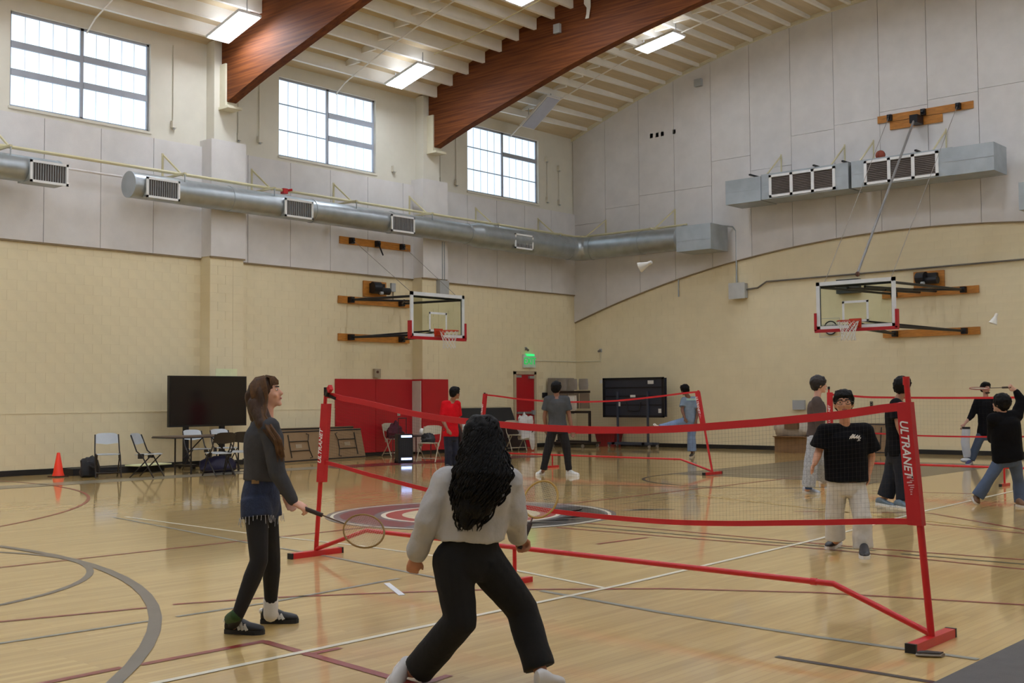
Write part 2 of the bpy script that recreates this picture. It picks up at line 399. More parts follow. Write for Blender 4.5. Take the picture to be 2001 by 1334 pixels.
for r in range(23):
    z = 0.1 + 0.2 * r; y = 0.0 - (0.2 if r % 2 else 0.0)
    if r % 2: cells.append(((0.0, -0.1, z), 0.2, 0.2))
    while y > RY + 0.4:
        yc = y - 0.2
        if not any(abs(yc - p) < PW + 0.15 for p in PIL) and not (-2.95 < yc + 0.2 and yc - 0.2 < -1.94 + 0.0 and z < 2.2):
            cells.append(((0.0 if z > 1.2 else 0.012, yc, z), 0.4, 0.2))
        y -= 0.4
MORT = obj('joint_sheet', MB().box((0.0, 0, 0), (0.009, RY, 4.58)), m_mortar, wall_left)
obj('joint_sheet', MB().box((0.0, 0, 0), (0.021, -1.94, 1.2)).box((0.0, -2.95, 0), (0.021, RY, 1.2)), m_mortar, wall_left)
def mk_left(c, l, h, mb): return mb.box((c.x, c.y - l / 2 + G, c.z - h / 2 + G), (c.x + 0.0118, c.y + l / 2 - G, c.z + h / 2 - G))
blocks(wall_left, cells, mk_left)
cells = []
for r in range(28):
    z = 0.1 + 0.2 * r; x = 0.0 if r % 2 else -0.2
    while x < RX:
        a, b = max(x, 0.02), min(x + 0.4, RX)
        zt = min(seam(a), seam(b)) - 0.0
        if b - a > 0.08 and zt > z - 0.06:
            h = min(0.2, zt - (z - 0.1) + 0.02); cells.append((((a + b) / 2, 0.0, z - 0.1 + h / 2), b - a, h))
        x += 0.4
mbj = MB().prism([(0.02, 0, 0), (RX, 0, 0)] + [(RX - RX * i / 24, 0, seam(RX - RX * i / 24)) for i in range(25)], (0, -0.009, 0)); obj('joint_sheet', mbj, m_mortar, wall_back)
def mk_back(c, l, h, mb): return mb.box((c.x - l / 2 + G, c.y, c.z - h / 2 + G), (c.x + l / 2 - G, c.y - 0.0118, c.z + h / 2 - G))
blocks(wall_back, cells, mk_back)
# cap of the slightly thicker lower courses
for a, b in zip([0.0] + [p - PW for p in PIL], [p + PW for p in PIL] + [RY]):
    segs = [(a, b)] if not (a == 0.0) else [(a, -1.94), (-2.95, b)]
    for s0, s1 in segs: obj('ledge', MB().box((0.0, s0, 1.195), (0.034, s1, 1.215)), m_block, wall_left)
# pilasters, clad with panels above the blocks, and the slimmer piers up to the beams
for p in PIL:
    r = tag(empty('pilaster', (0, p, 0)), kind='structure')
    obj('core', MB().box((0.0, p - PW + 0.005, 0), (PD - 0.006, p + PW - 0.005, 4.6)), m_mortar, r)
    for k in range(23):
        z0 = 0.2 * k; off = 0.0 if k % 2 else 0.2
        ys = [p - PW] + [v for v in (p - PW + 0.2 + off, p - PW + 0.6 + (off if off == 0 else -0.0)) if v < p + PW - 0.05] + [p + PW]
        for a, b in zip(ys, ys[1:]):
            obj('block', MB().box((0.0, a + G, z0 + G), (PD, b - G, z0 + 0.2 - G)), m_block, r)
    obj('panel', MB().box((0.0, p - PW - 0.02, 4.6), (PD + 0.06, p + PW + 0.02, 7.2)), m_panel, r)
    obj('pier', MB().box((0.0, p - 0.3, 7.2), (0.3, p + 0.3, 9.45)), m_upper, r)
    obj('beam_shoe', MB().box((0.3, p - 0.16, 7.95), (0.515, p + 0.16, 8.92)), m_trimc, r)
    obj('shoe_plate', MB().box((0.28, p - 0.19, 7.9), (0.66, p + 0.19, 7.955)), m_trimc, r)
# acoustic panels
PWID = 1.222
for i in range(27):
    y1 = -PWID * i; y0 = max(RY, y1 - PWID)
    for p in PIL:                                                    # panels stop at the pilasters
        if y0 < p + PW and y1 > p + PW and y0 > p - PW: y0 = p + PW
        elif y0 < p - PW and y1 > p - PW and y1 < p + PW: y1 = p - PW
        elif y1 <= p + PW and y0 >= p - PW: y0 = y1
        elif y0 < p - PW and y1 > p + PW:
            obj('panel', MB().box((0.0, p + PW, 4.58), (0.075, y1 - 0.006, 7.06)), m_panel, wall_left); y1 = p - PW
    if y1 - y0 > 0.05: obj('panel', MB().box((0.0, y0 + 0.006, 4.58), (0.075, y1 - 0.006, 7.06)), m_panel, wall_left)
JZ = [6.72, 7.1, 7.35, 7.35, 8.03, 7.6, 8.37, 8.46, 8.6, 8.7, 8.75, 8.4, 8.3, 8.2, 8.1, 8.0, 7.8, 7.4, 7.1, 6.8]
for i in range(20):
    a = 1.236 * i + 0.02; b = min(a + 1.236, RX) - 0.012
    if b <= a + 0.05: break
    xs = [a + (b - a) * q / 4 for q in range(5)]; jz = JZ[i]
    mb = MB().prism([(x, 0, seam(x)) for x in xs] + [(b, 0, jz - 0.004), (a, 0, jz - 0.004)], (0, -0.075, 0)); obj('panel', mb, m_panel, wall_back)
    mb = MB().prism([(a, 0, jz + 0.004), (b, 0, jz + 0.004)] + [(x, 0, roof(x) + 0.02) for x in reversed(xs)], (0, -0.075, 0)); obj('panel', mb, m_panel, wall_back)
mb = MB().box((0.02, -0.02, 0.0), (RX, -0.035, 0.11)); baseboard_back = struct('baseboard_back', mb, m_base)
mb = MB()
for a, b in zip([-0.04, -2.95] + [p - PW for p in PIL], [-1.95] + [p + PW for p in PIL] + [RY]): mb.box((0.02, a, 0), (0.045, b, 0.11))
for p in PIL: mb.box((0.02, p - PW - 0.012, 0), (PD + 0.012, p - PW, 0.11)); mb.box((PD, p - PW, 0), (PD + 0.012, p + PW, 0.11)); mb.box((0.02, p + PW, 0), (PD + 0.012, p + PW + 0.012, 0.11))
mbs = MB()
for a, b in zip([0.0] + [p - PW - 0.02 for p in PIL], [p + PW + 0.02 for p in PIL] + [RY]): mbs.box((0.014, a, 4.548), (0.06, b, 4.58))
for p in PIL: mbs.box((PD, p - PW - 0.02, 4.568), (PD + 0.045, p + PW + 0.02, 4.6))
obj('panel_shadow_strip', mbs, M('shadow_brown', '#8f7d60', 0.6), wall_left)  # added brown strip stands for the shadow line under the panels
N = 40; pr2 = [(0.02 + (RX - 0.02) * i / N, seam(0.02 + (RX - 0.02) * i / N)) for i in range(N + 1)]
obj('panel_shadow_strip', MB().prism([(x, -0.012, z - 0.03) for x, z in pr2] + [(x, -0.012, z) for x, z in reversed(pr2)], (0, -0.05, 0)), M('shadow_brown', '#8f7d60', 0.6), wall_back)  # same painted shadow line, following the curved seam of the end wall
baseboard_left = struct('baseboard_left', mb, m_base)

# ------------------------------------------------------------------ ceiling lamps
def lamp(x, y, z, lit, label, tilt=None):
    s = 0.033 * (11.8 - x); a = math.atan(s * 0.8) if tilt is None else tilt
    r = thing('ceiling_lamp', label, 'lamp', (x, y, z), 0, 'ceiling lamps')
    ex = V((math.cos(a), 0, math.sin(a))); ez = V((-math.sin(a), 0, math.cos(a))); ey = V((0, 1, 0)); c = V((x, y, z))
    obj('housing', MB().obox(c + ez * 0.035, ex * 0.61, ey * 0.29, ez * 0.03), m_white, r)
    obj('diffuser', MB().obox(c - ez * 0.003, ex * 0.57, ey * 0.255, ez * 0.008), m_diff if lit else m_diffoff, r)
    for q in (-0.5, 0.5):
        p = c + ex * q + ez * 0.06; obj('hanger', MB().cyl(p, (p.x, p.y, roof(p.x) - 0.2), 0.012, n=6), m_grey, r)
    obj('uplight', MB().obox(c + ez * 0.067, ex * 0.5, ey * 0.2, ez * 0.002), m_up, r) if lit else None
    obj('junction_box', MB().obox(c + ez * 0.1, ex * 0.14, ey * 0.1, ez * 0.03), m_white, r)
LX = [1.55, 5.55, 9.7, 13.9, 18.05, 22.05]; LY = [-3.45, -8.5, -13.68, -18.8, -23.9, -29.0]
for j, y in enumerate(LY):
    for i, x in enumerate(LX):
        z = roof(x) - 0.24 - (0.32 if i in (0, 5) else 0.26)
        lab = 'white rectangular ceiling lamp hung below the roof joists outside the picture'
        if (i, j) == (0, 0): lab = 'unlit ceiling lamp above the window nearest the corner'
        if (i, j) == (0, 1): lab = 'lit ceiling lamp above the middle window between the two timber beams'
        if (i, j) == (0, 2): lab = 'lit ceiling lamp at the top left beside the near timber beam'
        if (i, j) == (1, 0): lab = 'lit ceiling lamp nearest the end wall beyond the timber beam'
        if (i, j) == (1, 1): lab = 'lit ceiling lamp cut by the top edge between the beams'
        lamp(x, y, z, (i, j) != (0, 0), lab, 0.62 if (i, j) == (0, 0) else None)
# conduits under the joists
def conduit(name, pts, r, mat, label): return tag(obj(name, MB().tube(pts, r, 6), mat, None, True), label, 'conduit')
for y, lb in ((-9.55, 'thin pale conduit under the joists of the middle bay over the window'), (-3.0, 'thin pale conduit under the joists of the bay by the end wall'), (-16.2, 'thin pale conduit under the joists above the leftmost window')):
    conduit('roof_conduit', [(0.02, y, 9.0)] + [(x, y, roof(x) - 0.27) for x in [0.35 + 0.8 * i for i in range(15)]], 0.018, m_purlin, lb)
conduit('roof_conduit', [(2.2, -8.3, roof(2.2) - 0.3), (2.9, -8.0, roof(2.9) - 0.28), (4.5, -7.8, roof(4.5) - 0.28), (8.0, -7.8, roof(8) - 0.28), (11, -7.8, roof(11) - 0.28)], 0.014, m_pipe, 'thin curved conduit feeding the lamp of the middle bay')
conduit('roof_conduit', [(3.0, -4.4, roof(3) - 0.28), (5.0, -4.5, roof(5) - 0.28), (7.0, -4.6, roof(7) - 0.28), (11, -4.6, roof(11) - 0.28)], 0.014, m_pipe, 'thin conduit feeding the lamp near the end wall')
# things on the beam
b = obj('white_rag', MB().loft([((5.69, -6.66, 10.95), (0.11, 0, 0), (0, 0.035, 0)), ((5.67, -6.66, 10.75), (0.10, 0, 0.02), (0, 0.03, 0)), ((5.71, -6.66, 10.62), (0.06, 0, 0), (0, 0.03, 0)), ((5.69, -6.66, 10.48), (0.045, 0, 0.01), (0, 0.03, 0)), ((5.66, -6.66, 10.36), (0.055, 0, 0), (0, 0.025, 0))], 10), M('white_cloth', '#d9d4cc', 0.9, var=0.06, bump=0.3, bscale=20), None, True)
tag(b, 'white rag hanging down the timber beam at the top', 'rag')
tag(obj('beam_box', MB().box((4.66, -6.621, 10.2), (4.85, -6.70, 10.42)), m_grey), 'small grey box fixed to the timber beam', 'box')

# ------------------------------------------------------------------ ducts
def vent(parent, c, w, h, n):                                       # grille facing +x
    c = V(c); obj('grille_frame', MB().box((c.x, c.y - w / 2, c.z - h / 2), (c.x + 0.03, c.y + w / 2, c.z - h / 2 + 0.045)).box((c.x, c.y - w / 2, c.z + h / 2 - 0.045), (c.x + 0.03, c.y + w / 2, c.z + h / 2)).box((c.x, c.y - w / 2, c.z - h / 2), (c.x + 0.03, c.y - w / 2 + 0.045, c.z + h / 2)).box((c.x, c.y + w / 2 - 0.045, c.z - h / 2), (c.x + 0.03, c.y + w / 2, c.z + h / 2)), m_white, parent)
    obj('grille_back', MB().box((c.x - 0.01, c.y - w / 2 + 0.03, c.z - h / 2 + 0.03), (c.x + 0.004, c.y + w / 2 - 0.03, c.z + h / 2 - 0.03)), m_dark, parent)
    for k in range(n):
        y = c.y - w / 2 + 0.06 + (w - 0.12) * k / (n - 1); obj('grille_blade', MB().box((c.x + 0.004, y - 0.004, c.z - h / 2 + 0.04), (c.x + 0.024, y + 0.004, c.z + h / 2 - 0.04)), m_grey, parent)
AX, AZ = 0.72, 5.85
du = thing('round_duct', 'long round galvanised duct along the window wall, turning the corner to a box', 'duct', (AX, -8, AZ))
def ring_tube(parent, name, p, q, r0, r1=None): obj(name, MB().cyl(p, q, r0, r1, 24), m_galv, parent, True)
secs = [-15.6, -13.2, -10.9, -8.4, -5.6]
for a, b in zip(secs, secs[1:]):
    ring_tube(du, 'duct_section', (AX, a, AZ), (AX, b, AZ), 0.27)
    obj('duct_seam', MB().cyl((AX, b - 0.03, AZ), (AX, b + 0.03, AZ), 0.282, n=24), m_galv, du, True)
ring_tube(du, 'duct_reducer', (AX, -5.6, AZ), (AX, -5.2, AZ), 0.27, 0.335)
ring_tube(du, 'duct_section', (AX, -5.2, AZ), (AX, -1.25, AZ), 0.335)
el = [(AX + 0.53 - 0.53 * math.cos(t), -1.25 + 0.53 * math.sin(t), AZ) for t in [PI / 2 * i / 4 for i in range(5)]]
for a, b in zip(el, el[1:]): obj('elbow_gore', MB().cyl(a, b, 0.345, n=24), m_galv, du, True)
ring_tube(du, 'duct_section', (1.25, -0.72, AZ), (4.45, -0.72, AZ), 0.33)
obj('duct_seam', MB().cyl((3.0, -0.72, AZ), (3.06, -0.72, AZ), 0.342, n=24), m_galv, du, True)
obj('duct_collar', MB().loft([((4.3, -0.72, AZ), (0, 0.33, 0), (0, 0, 0.33)), ((4.5, -0.74, AZ - 0.02), (0, 0.44, 0), (0, 0, 0.38))], 24), m_galvd, du, True)
obj('duct_box', MB().box((4.48, -0.3, 5.42), (5.58, -1.18, 6.12)), m_galvd, du)
obj('box_rib', MB().box((4.48, -1.18, 5.7), (5.58, -1.186, 5.712)), m_galv, du)
for y0, y1 in ((-15.39, -14.67), (-11.88, -11.13), (-8.61, -7.87), (-3.96, -3.24)):
    obj('vent_box', MB().box((AX, y0, 5.6), (1.02, y1, 5.98)), m_galvd, du); vent(du, (1.02, (y0 + y1) / 2, 5.79), y1 - y0 + 0.06, 0.42, 14)
obj('end_cap', MB().cyl((AX, -15.64, AZ), (AX, -15.6, AZ), 0.275, n=24), m_galvd, du, True)
d2 = thing('round_duct', 'round duct end with white grille at the left edge of the picture', 'duct', (AX, -18.5, AZ))
ring_tube(d2, 'duct_section', (AX, -24.0, AZ), (AX, -17.2, AZ), 0.25)
obj('vent_box', MB().box((AX - 0.2, -17.86, 5.6), (1.02, -17.12, 5.98)), m_galvd, d2); vent(d2, (1.02, -17.49, 5.78), 0.76, 0.42, 14)
obj('end_cap', MB().cyl((AX, -17.2, AZ), (AX, -17.16, AZ), 0.255, n=24), m_galvd, d2, True)
# cream pipe over the duct
conduit('cream_pipe', [(0.55, -24, 6.268), (0.55, -0.75, 6.268), (0.75, -0.55, 6.26), (4.4, -0.5, 6.26)], 0.035, m_pipe, 'cream pipe running just above the round duct')
conduit('cream_pipe', [(0.4, -17.1, 6.05), (0.4, -15.6, 6.05)], 0.025, m_panel, 'short pale pipe bridging the gap between the two round ducts')
BR = [-18.2, -14.45, -12.12, -9.68, -7.1, -4.55, -1.84]
for i, y in enumerate(BR):
    if any(abs(y - p) < PW + 0.03 for p in PIL): w0 = PD + 0.03
    else: w0 = 0.05
    r = thing('duct_bracket', 'cream steel bracket carrying the round duct, %s' % ['at the left edge of the picture', 'below the leftmost window, by the duct end cap', 'right of the near pilaster', 'below the middle window', 'beside the far pilaster', 'below the far window, left end', 'nearest the corner on the window wall'][i], 'bracket', (w0, y, 6.2), 0, 'brackets above the ducts')
    obj('post', MB().bar((w0 + 0.02, y, 6.18), (w0 + 0.02, y, 6.76), 0.05, 0.03), m_pipe, r)
    obj('strut', MB().bar((w0 + 0.03, y + 0.02, 6.72), (0.62, y + 0.16, 6.22), 0.04, 0.03), m_pipe, r)
    obj('arm', MB().bar((w0, y, 6.21), (0.95, y, 6.21), 0.05, 0.04), m_pipe, r)
    obj('hanger', MB().bar((0.93, y, 6.2), (0.93, y, 6.12 if y > -5.4 else 6.03), 0.02, 0.02), m_galv, r)
for x, zt, zb, lb in ((1.26, 6.78, 6.2, 'nearest the corner on the end wall'), (3.73, 6.83, 6.2, 'beside the square duct box')):
    r = thing('duct_bracket', 'cream steel bracket carrying the round duct, ' + lb, 'bracket', (x, -0.06, 6.2), 0, 'brackets above the ducts')
    obj('post', MB().bar((x, -0.07, zb), (x, -0.07, zt), 0.03, 0.05), m_pipe, r); obj('strut', MB().bar((x, -0.08, zt - 0.02), (x - 0.25, -0.75, zb + 0.02), 0.04, 0.03), m_pipe, r); obj('arm', MB().bar((x - 0.25, -0.05, zb), (x - 0.25, -1.0, zb), 0.05, 0.04), m_pipe, r)
tag(obj('red_valve', MB().box((0.5, -11.62, 6.19), (0.62, -11.5, 6.31)).cyl((0.56, -11.5, 6.27), (0.62, -11.38, 6.3), 0.03, n=8), m_redm), 'small red valve on the cream pipe above the duct', 'valve')
# square ducts with grilles on the end wall
def square_duct(label, boxes, grille):
    r = thing('square_duct', label, 'duct', (boxes[0][0], -0.8, 6.5))
    for k, (x0, x1, z0, z1, yb, yf) in enumerate(boxes):
        o = obj('duct_box', MB().box((x0, yb, z0), (x1, yf, z1)), m_galvd, r)
        if k == len(boxes) - 1 or k == 0: obj('box_rib', MB().box((x0, yf, (z0 + z1) / 2 - 0.006), (x1, yf - 0.006, (z0 + z1) / 2 + 0.006)), m_galv, r)
    if grille:
        x0, x1, z0, z1, y = grille; w = (x1 - x0 - 0.06) / 3
        obj('grille_frame', MB().box((x0, y, z0), (x1, y - 0.03, z0 + 0.06)).box((x0, y, z1 - 0.06), (x1, y - 0.03, z1)).box((x0, y, z0), (x0 + 0.07, y - 0.03, z1)).box((x1 - 0.07, y, z0), (x1, y - 0.03, z1)).box((x0 + w - 0.0, y, z0), (x0 + w + 0.08, y - 0.03, z1)).box((x0 + 2 * w, y, z0), (x0 + 2 * w + 0.08, y - 0.03, z1)), m_white, r)
        for k in range(3):
            a = x0 + k * w + 0.07; obj('grille_panel', MB().box((a, y - 0.002, z0 + 0.05), (a + w - 0.02, y - 0.008, z1 - 0.05)), m_dark, r)
            for q in range(11):
                z = z0 + 0.085 + (z1 - z0 - 0.16) * q / 10; obj('grille_blade', MB().obox((a + w / 2, y - 0.014, z), (w / 2 - 0.01, 0, 0), (0, 0.008, 0.006), (0, -0.001, 0.0015)), M('louvre_blade', '#7d746c', 0.6), r)
square_duct('left square duct on the end wall with a three part grille', [(6.07, 7.12, 6.54, 7.18, -0.35, -1.2), (7.12, 9.54, 6.56, 7.22, -0.35, -1.17)], (7.36, 9.2, 6.59, 7.17, -1.17))
square_duct('right square duct on the end wall with a basketball on top', [(9.62, 12.12, 6.56, 7.22, -0.35, -1.17), (12.12, 13.08, 6.55, 7.2, -0.35, -1.2)], (9.96, 11.8, 6.59, 7.18, -1.17))
square_duct('grey duct box cut by the right edge of the picture', [(13.6, 16.4, 5.57, 6.19, -0.3, -1.2)], None)
for x, lb in ((7.13, 'left one above the left square duct'), (8.95, 'right one above the left square duct'), (9.73, 'left of the basketball on the right square duct'), (11.58, 'right one above the right square duct')):
    r = thing('duct_bracket', 'cream bracket on the end wall panels, ' + lb, 'bracket', (x, -0.06, 7.2), 0, 'brackets above the ducts')
    obj('post', MB().bar((x, -0.07, 7.2), (x, -0.07, 7.92), 0.05, 0.03), m_pipe, r); obj('strut', MB().bar((x, -0.08, 7.88), (x - 0.08, -0.8, 7.24), 0.03, 0.03), m_pipe, r)
    obj('arm', MB().bar((x - 0.3, -0.05, 7.25), (x - 0.3, -1.25, 7.25), 0.05, 0.04), m_black, r)
# basketball on the duct
bb = obj('basketball', MB().ell((10.24, -0.85, 7.22 + 0.12), 0.12, 0.12, 0.12, n=24, m=16), M('orange_leather', '#8a3a22', 0.6, var=0.1, bump=0.2, bscale=300), None, True)
tag(bb, 'brown basketball stuck on top of the right square duct', 'ball')
obj('ball_seam', MB().tube([(10.24 + 0.1205 * math.cos(t), -0.85, 7.34 + 0.1205 * math.sin(t)) for t in [2 * PI * i / 24 for i in range(24)]], 0.003, 5, True).tube([(10.24, -0.85 + 0.1205 * math.cos(t), 7.34 + 0.1205 * math.sin(t)) for t in [2 * PI * i / 24 for i in range(24)]], 0.003, 5, True), m_black, bb)
# ------------------------------------------------------------------ court markings (thin paint on the floor)
def strip(pts, w, mat, z=0.0012, name='court_line'):
    z += 0.0015; w = max(w, 0.045)
    pts = [V((p[0], p[1], z)) for p in pts]; vs = []; n = len(pts)
    for i, p in enumerate(pts):
        d = (pts[min(i + 1, n - 1)] - pts[max(i - 1, 0)]).normalized(); s = V((-d.y, d.x, 0)) * w / 2
        vs += [p + s, p - s]
    mb = MB().add(vs, [(2 * i, 2 * i + 1, 2 * i + 3, 2 * i + 2) for i in range(n - 1)])
    return obj(name, mb, mat, floor)
def arc(c, r, a0, a1, n=40): return [(c[0] + r * math.cos(math.radians(a0 + (a1 - a0) * i / n)), c[1] + r * math.sin(math.radians(a0 + (a1 - a0) * i / n))) for i in range(n + 1)]
strip(arc((11.204, -30.754), 7.853, 20, 160), 0.085, m_lineG, 0.0022)
strip(arc((11.948, -25.116), 2.15, -30, 210), 0.06, m_lineG)
strip(arc((2.117, -26.335), 7.968, 25, 100), 0.05, m_lineR)
strip(arc((11.97, -10.17), 1.98, 170, 380), 0.055, m_lineB)
strip([(12.1, -25.4), (12.2, -22.0), (12.28, -20.2), (12.28, -6.0)], 0.04, m_lineR)
strip([(14.5, -25.2), (14.94, -23.85)], 0.045, m_lineR); strip([(14.955, -23.7), (15.25, -23.1), (15.78, -22.4), (16.25, -21.84), (17.27, -20.96), (18.24, -20.41), (19.56, -20.0), (21.5, -19.8)], 0.04, m_lineR)
strip([(15.3, -25.3), (15.38, -24.12)], 0.035, m_lineT); strip([(15.385, -23.95), (15.42, -23.2), (15.33, -21.87)], 0.035, m_lineT)
strip([(16.47, -25.6), (16.46, -24.98)], 0.06, m_lineR); strip([(16.475, -24.88), (16.49, -24.05)], 0.06, m_lineR); strip([(16.49, -24.07), (17.95, -24.23)], 0.06, m_lineR, 0.0015)
strip([(16.91, -30.0), (16.91, -21.0), (16.75, -17.5), (16.45, -14.0), (16.3, -10.5), (16.2, -6)], 0.05, m_lineW, 0.0018)
strip([(16.99, -24.16), (16.99, -23.9)], 0.05, m_lineR); strip([(17.99, -24.3), (17.95, -23.98)], 0.05, m_lineR)
strip([(9.0, -20.55), (11.9, -20.7), (13.44, -20.66), (14.93, -20.75), (16.9, -21.22)], 0.04, m_lineW)
strip([(8.9, -20.66), (12.38, -21.2), (13.66, -21.33), (15.9, -21.72)], 0.04, m_lineT); strip([(16.6, -21.62), (17.83, -21.8), (18.98, -21.88), (19.92, -21.88)], 0.055, m_lineT, 0.0014)
strip([(19.04, -22.51), (19.97, -22.54)], 0.05, m_lineB)
strip([(14.0, -17.66), (15.07, -17.68), (17.5, -17.8), (18.83, -17.72), (21.5, -17.7)], 0.04, m_lineR); strip([(14.0, -17.97), (17.57, -17.92)], 0.04, m_lineN); strip([(17.85, -18.0), (21.5, -17.98)], 0.03, m_lineN); strip([(14.0, -18.22), (17.3, -18.12), (19.02, -18.3), (21.5, -18.4)], 0.04, m_lineR)
strip([(15.24, -19.13), (15.32, -18.37)], 0.03, m_lineR)
strip([(12.9, -13.65), (14.95, -14.4), (18, -15.5)], 0.035, M('gold_court_paint', '#cfae63', 0.35, coat=0.2))
strip(arc((13.0, -17.2), 4.9, 95, 140), 0.04, m_lineB); strip([(15.2, -15.0), (16.6, -14.2), (18.4, -15.6)], 0.04, m_lineR)
strip([(17.0, -15.4), (19.8, -16.1)], 0.035, m_lineR)
strip([(14.6, -11.4), (16.2, -11.0)], 0.05, m_lineR)
strip([(0.8 + 1.95, -32.4), (2.8, -12.3)], 0.7, M('greyed_border_paint', '#8a806c', 0.32, var=0.06, coat=0.2)); strip([(2.9, -12.3), (3.3, -8.4), (3.4, -6)], 0.9, m_maroon)
mb = MB().add([(9.7, -3.6, 0.001), (14.0, -3.6, 0.001), (14.0, -9.9, 0.001), (9.9, -9.9, 0.001)], [(0, 1, 2, 3)]); obj('painted_key', mb, M('dark_key_paint', '#625640', 0.32, var=0.08, coat=0.2), floor)
strip([(10.0, -9.2), (14, -8.9)], 0.04, m_lineW, 0.0022)
# painted centre emblem: plain rings
EC = (12.19, -17.68)
def disc(r0, r1, mat, z, c=EC, a0=0, a1=360):
    n = 56; vs = []; fs = []
    for i in range(n + 1):
        t = math.radians(a0 + (a1 - a0) * i / n)
        for r in (r0, r1): vs.append((c[0] + r * math.cos(t), c[1] + r * math.sin(t), z))
    fs = [(2 * i, 2 * i + 1, 2 * i + 3, 2 * i + 2) for i in range(n)]
    return obj('emblem_ring', MB().add(vs, fs), mat, floor)
m_embg = M('emblem_grey', '#6f6a6c', 0.32, var=0.12, scale=3, coat=0.2); m_embc = M('emblem_cream', '#d3c4a0', 0.32, var=0.2, scale=8, coat=0.2)
disc(1.74, 1.8, m_lineG, 0.0026); disc(1.70, 1.74, m_lineW, 0.0026); disc(1.12, 1.70, m_embg, 0.0026); disc(1.2, 1.62, M('emblem_maroon', '#74333a', 0.32, var=0.2, scale=4, coat=0.2), 0.0034, a0=150, a1=285)
disc(1.2, 1.66, m_lineB, 0.0034, a0=-30, a1=75); disc(1.06, 1.12, m_lineW, 0.0028); disc(0.86, 1.06, M('emblem_red', '#a63a34', 0.32, var=0.08, coat=0.2), 0.0028); disc(0.0, 0.86, m_embc, 0.0028)
for k in range(7):                                                  # dark and pale brush marks across the right of the emblem
    t = math.radians(-48 + 17 * k); c = V((EC[0] + 1.35 * math.cos(t), EC[1] + 1.35 * math.sin(t), 0.0034)); d = V((math.cos(t + 0.9), math.sin(t + 0.9), 0)); s = V((-d.y, d.x, 0))
    obj('emblem_stroke', MB().add([c - d * 0.3, c - s * 0.05, c + d * 0.3, c + s * 0.05], [(0, 1, 2, 3)]), m_embc if k % 2 else m_lineB, floor)
for k in range(3):
    c = V((13.62 + 0.0 * k, -15.95 + 0.06 * k, 0.003)); d = V((0.45, 0.55, 0)).normalized(); s = V((-d.y, d.x, 0))
    obj('emblem_stroke', MB().add([c - d * 0.35, c - s * 0.05 - d * 0.1, c + d * (0.5 - 0.12 * k), c + s * 0.05 - d * 0.1], [(0, 1, 2, 3)]), m_lineT if k else m_lineG, floor)
tag(obj('tape_strip', MB().obox((15.69, -22.26, 0.003), V((0.25, -0.155, 0)), V((0.012, 0.02, 0)), (0, 0, 0.002)), M('white_tape', '#d6d6da', 0.5)), 'short white tape strip on the floor between the two girls', 'tape')
mat_o = tag(obj('floor_mat', MB().box((19.95, -20.3, 0.0005), (23.2, -31.5, 0.012)), M('charcoal_mat', '#565250', 0.75, var=0.08, scale=8, bump=0.3, bscale=120)), 'dark grey mat at the lower right corner of the floor', 'mat')

# ------------------------------------------------------------------ basketball hoops
m_clear = bpy.data.materials.new('backboard_glass'); m_clear.use_nodes = True
_b = m_clear.node_tree.nodes['Principled BSDF']; _b.inputs['Base Color'].default_value = (0.86, 0.93, 0.84, 1); _b.inputs['Roughness'].default_value = 0.02; _b.inputs['Transmission Weight'].default_value = 1.0; _b.inputs['IOR'].default_value = 1.02
_n = m_clear.node_tree.nodes.new('ShaderNodeTexNoise'); _r = m_clear.node_tree.nodes.new('ShaderNodeValToRGB'); _r.color_ramp.elements[0].color = (0.82, 0.9, 0.8, 1); _r.color_ramp.elements[1].color = (0.9, 0.95, 0.88, 1)
m_clear.node_tree.links.new(_n.outputs['Fac'], _r.inputs['Fac']); m_clear.node_tree.links.new(_r.outputs['Color'], _b.inputs['Base Color'])
m_rim = M('orange_rim', '#c23a1c', 0.4, var=0.05); m_cord = M('white_cord', '#dcdad5', 0.8, var=0.05)
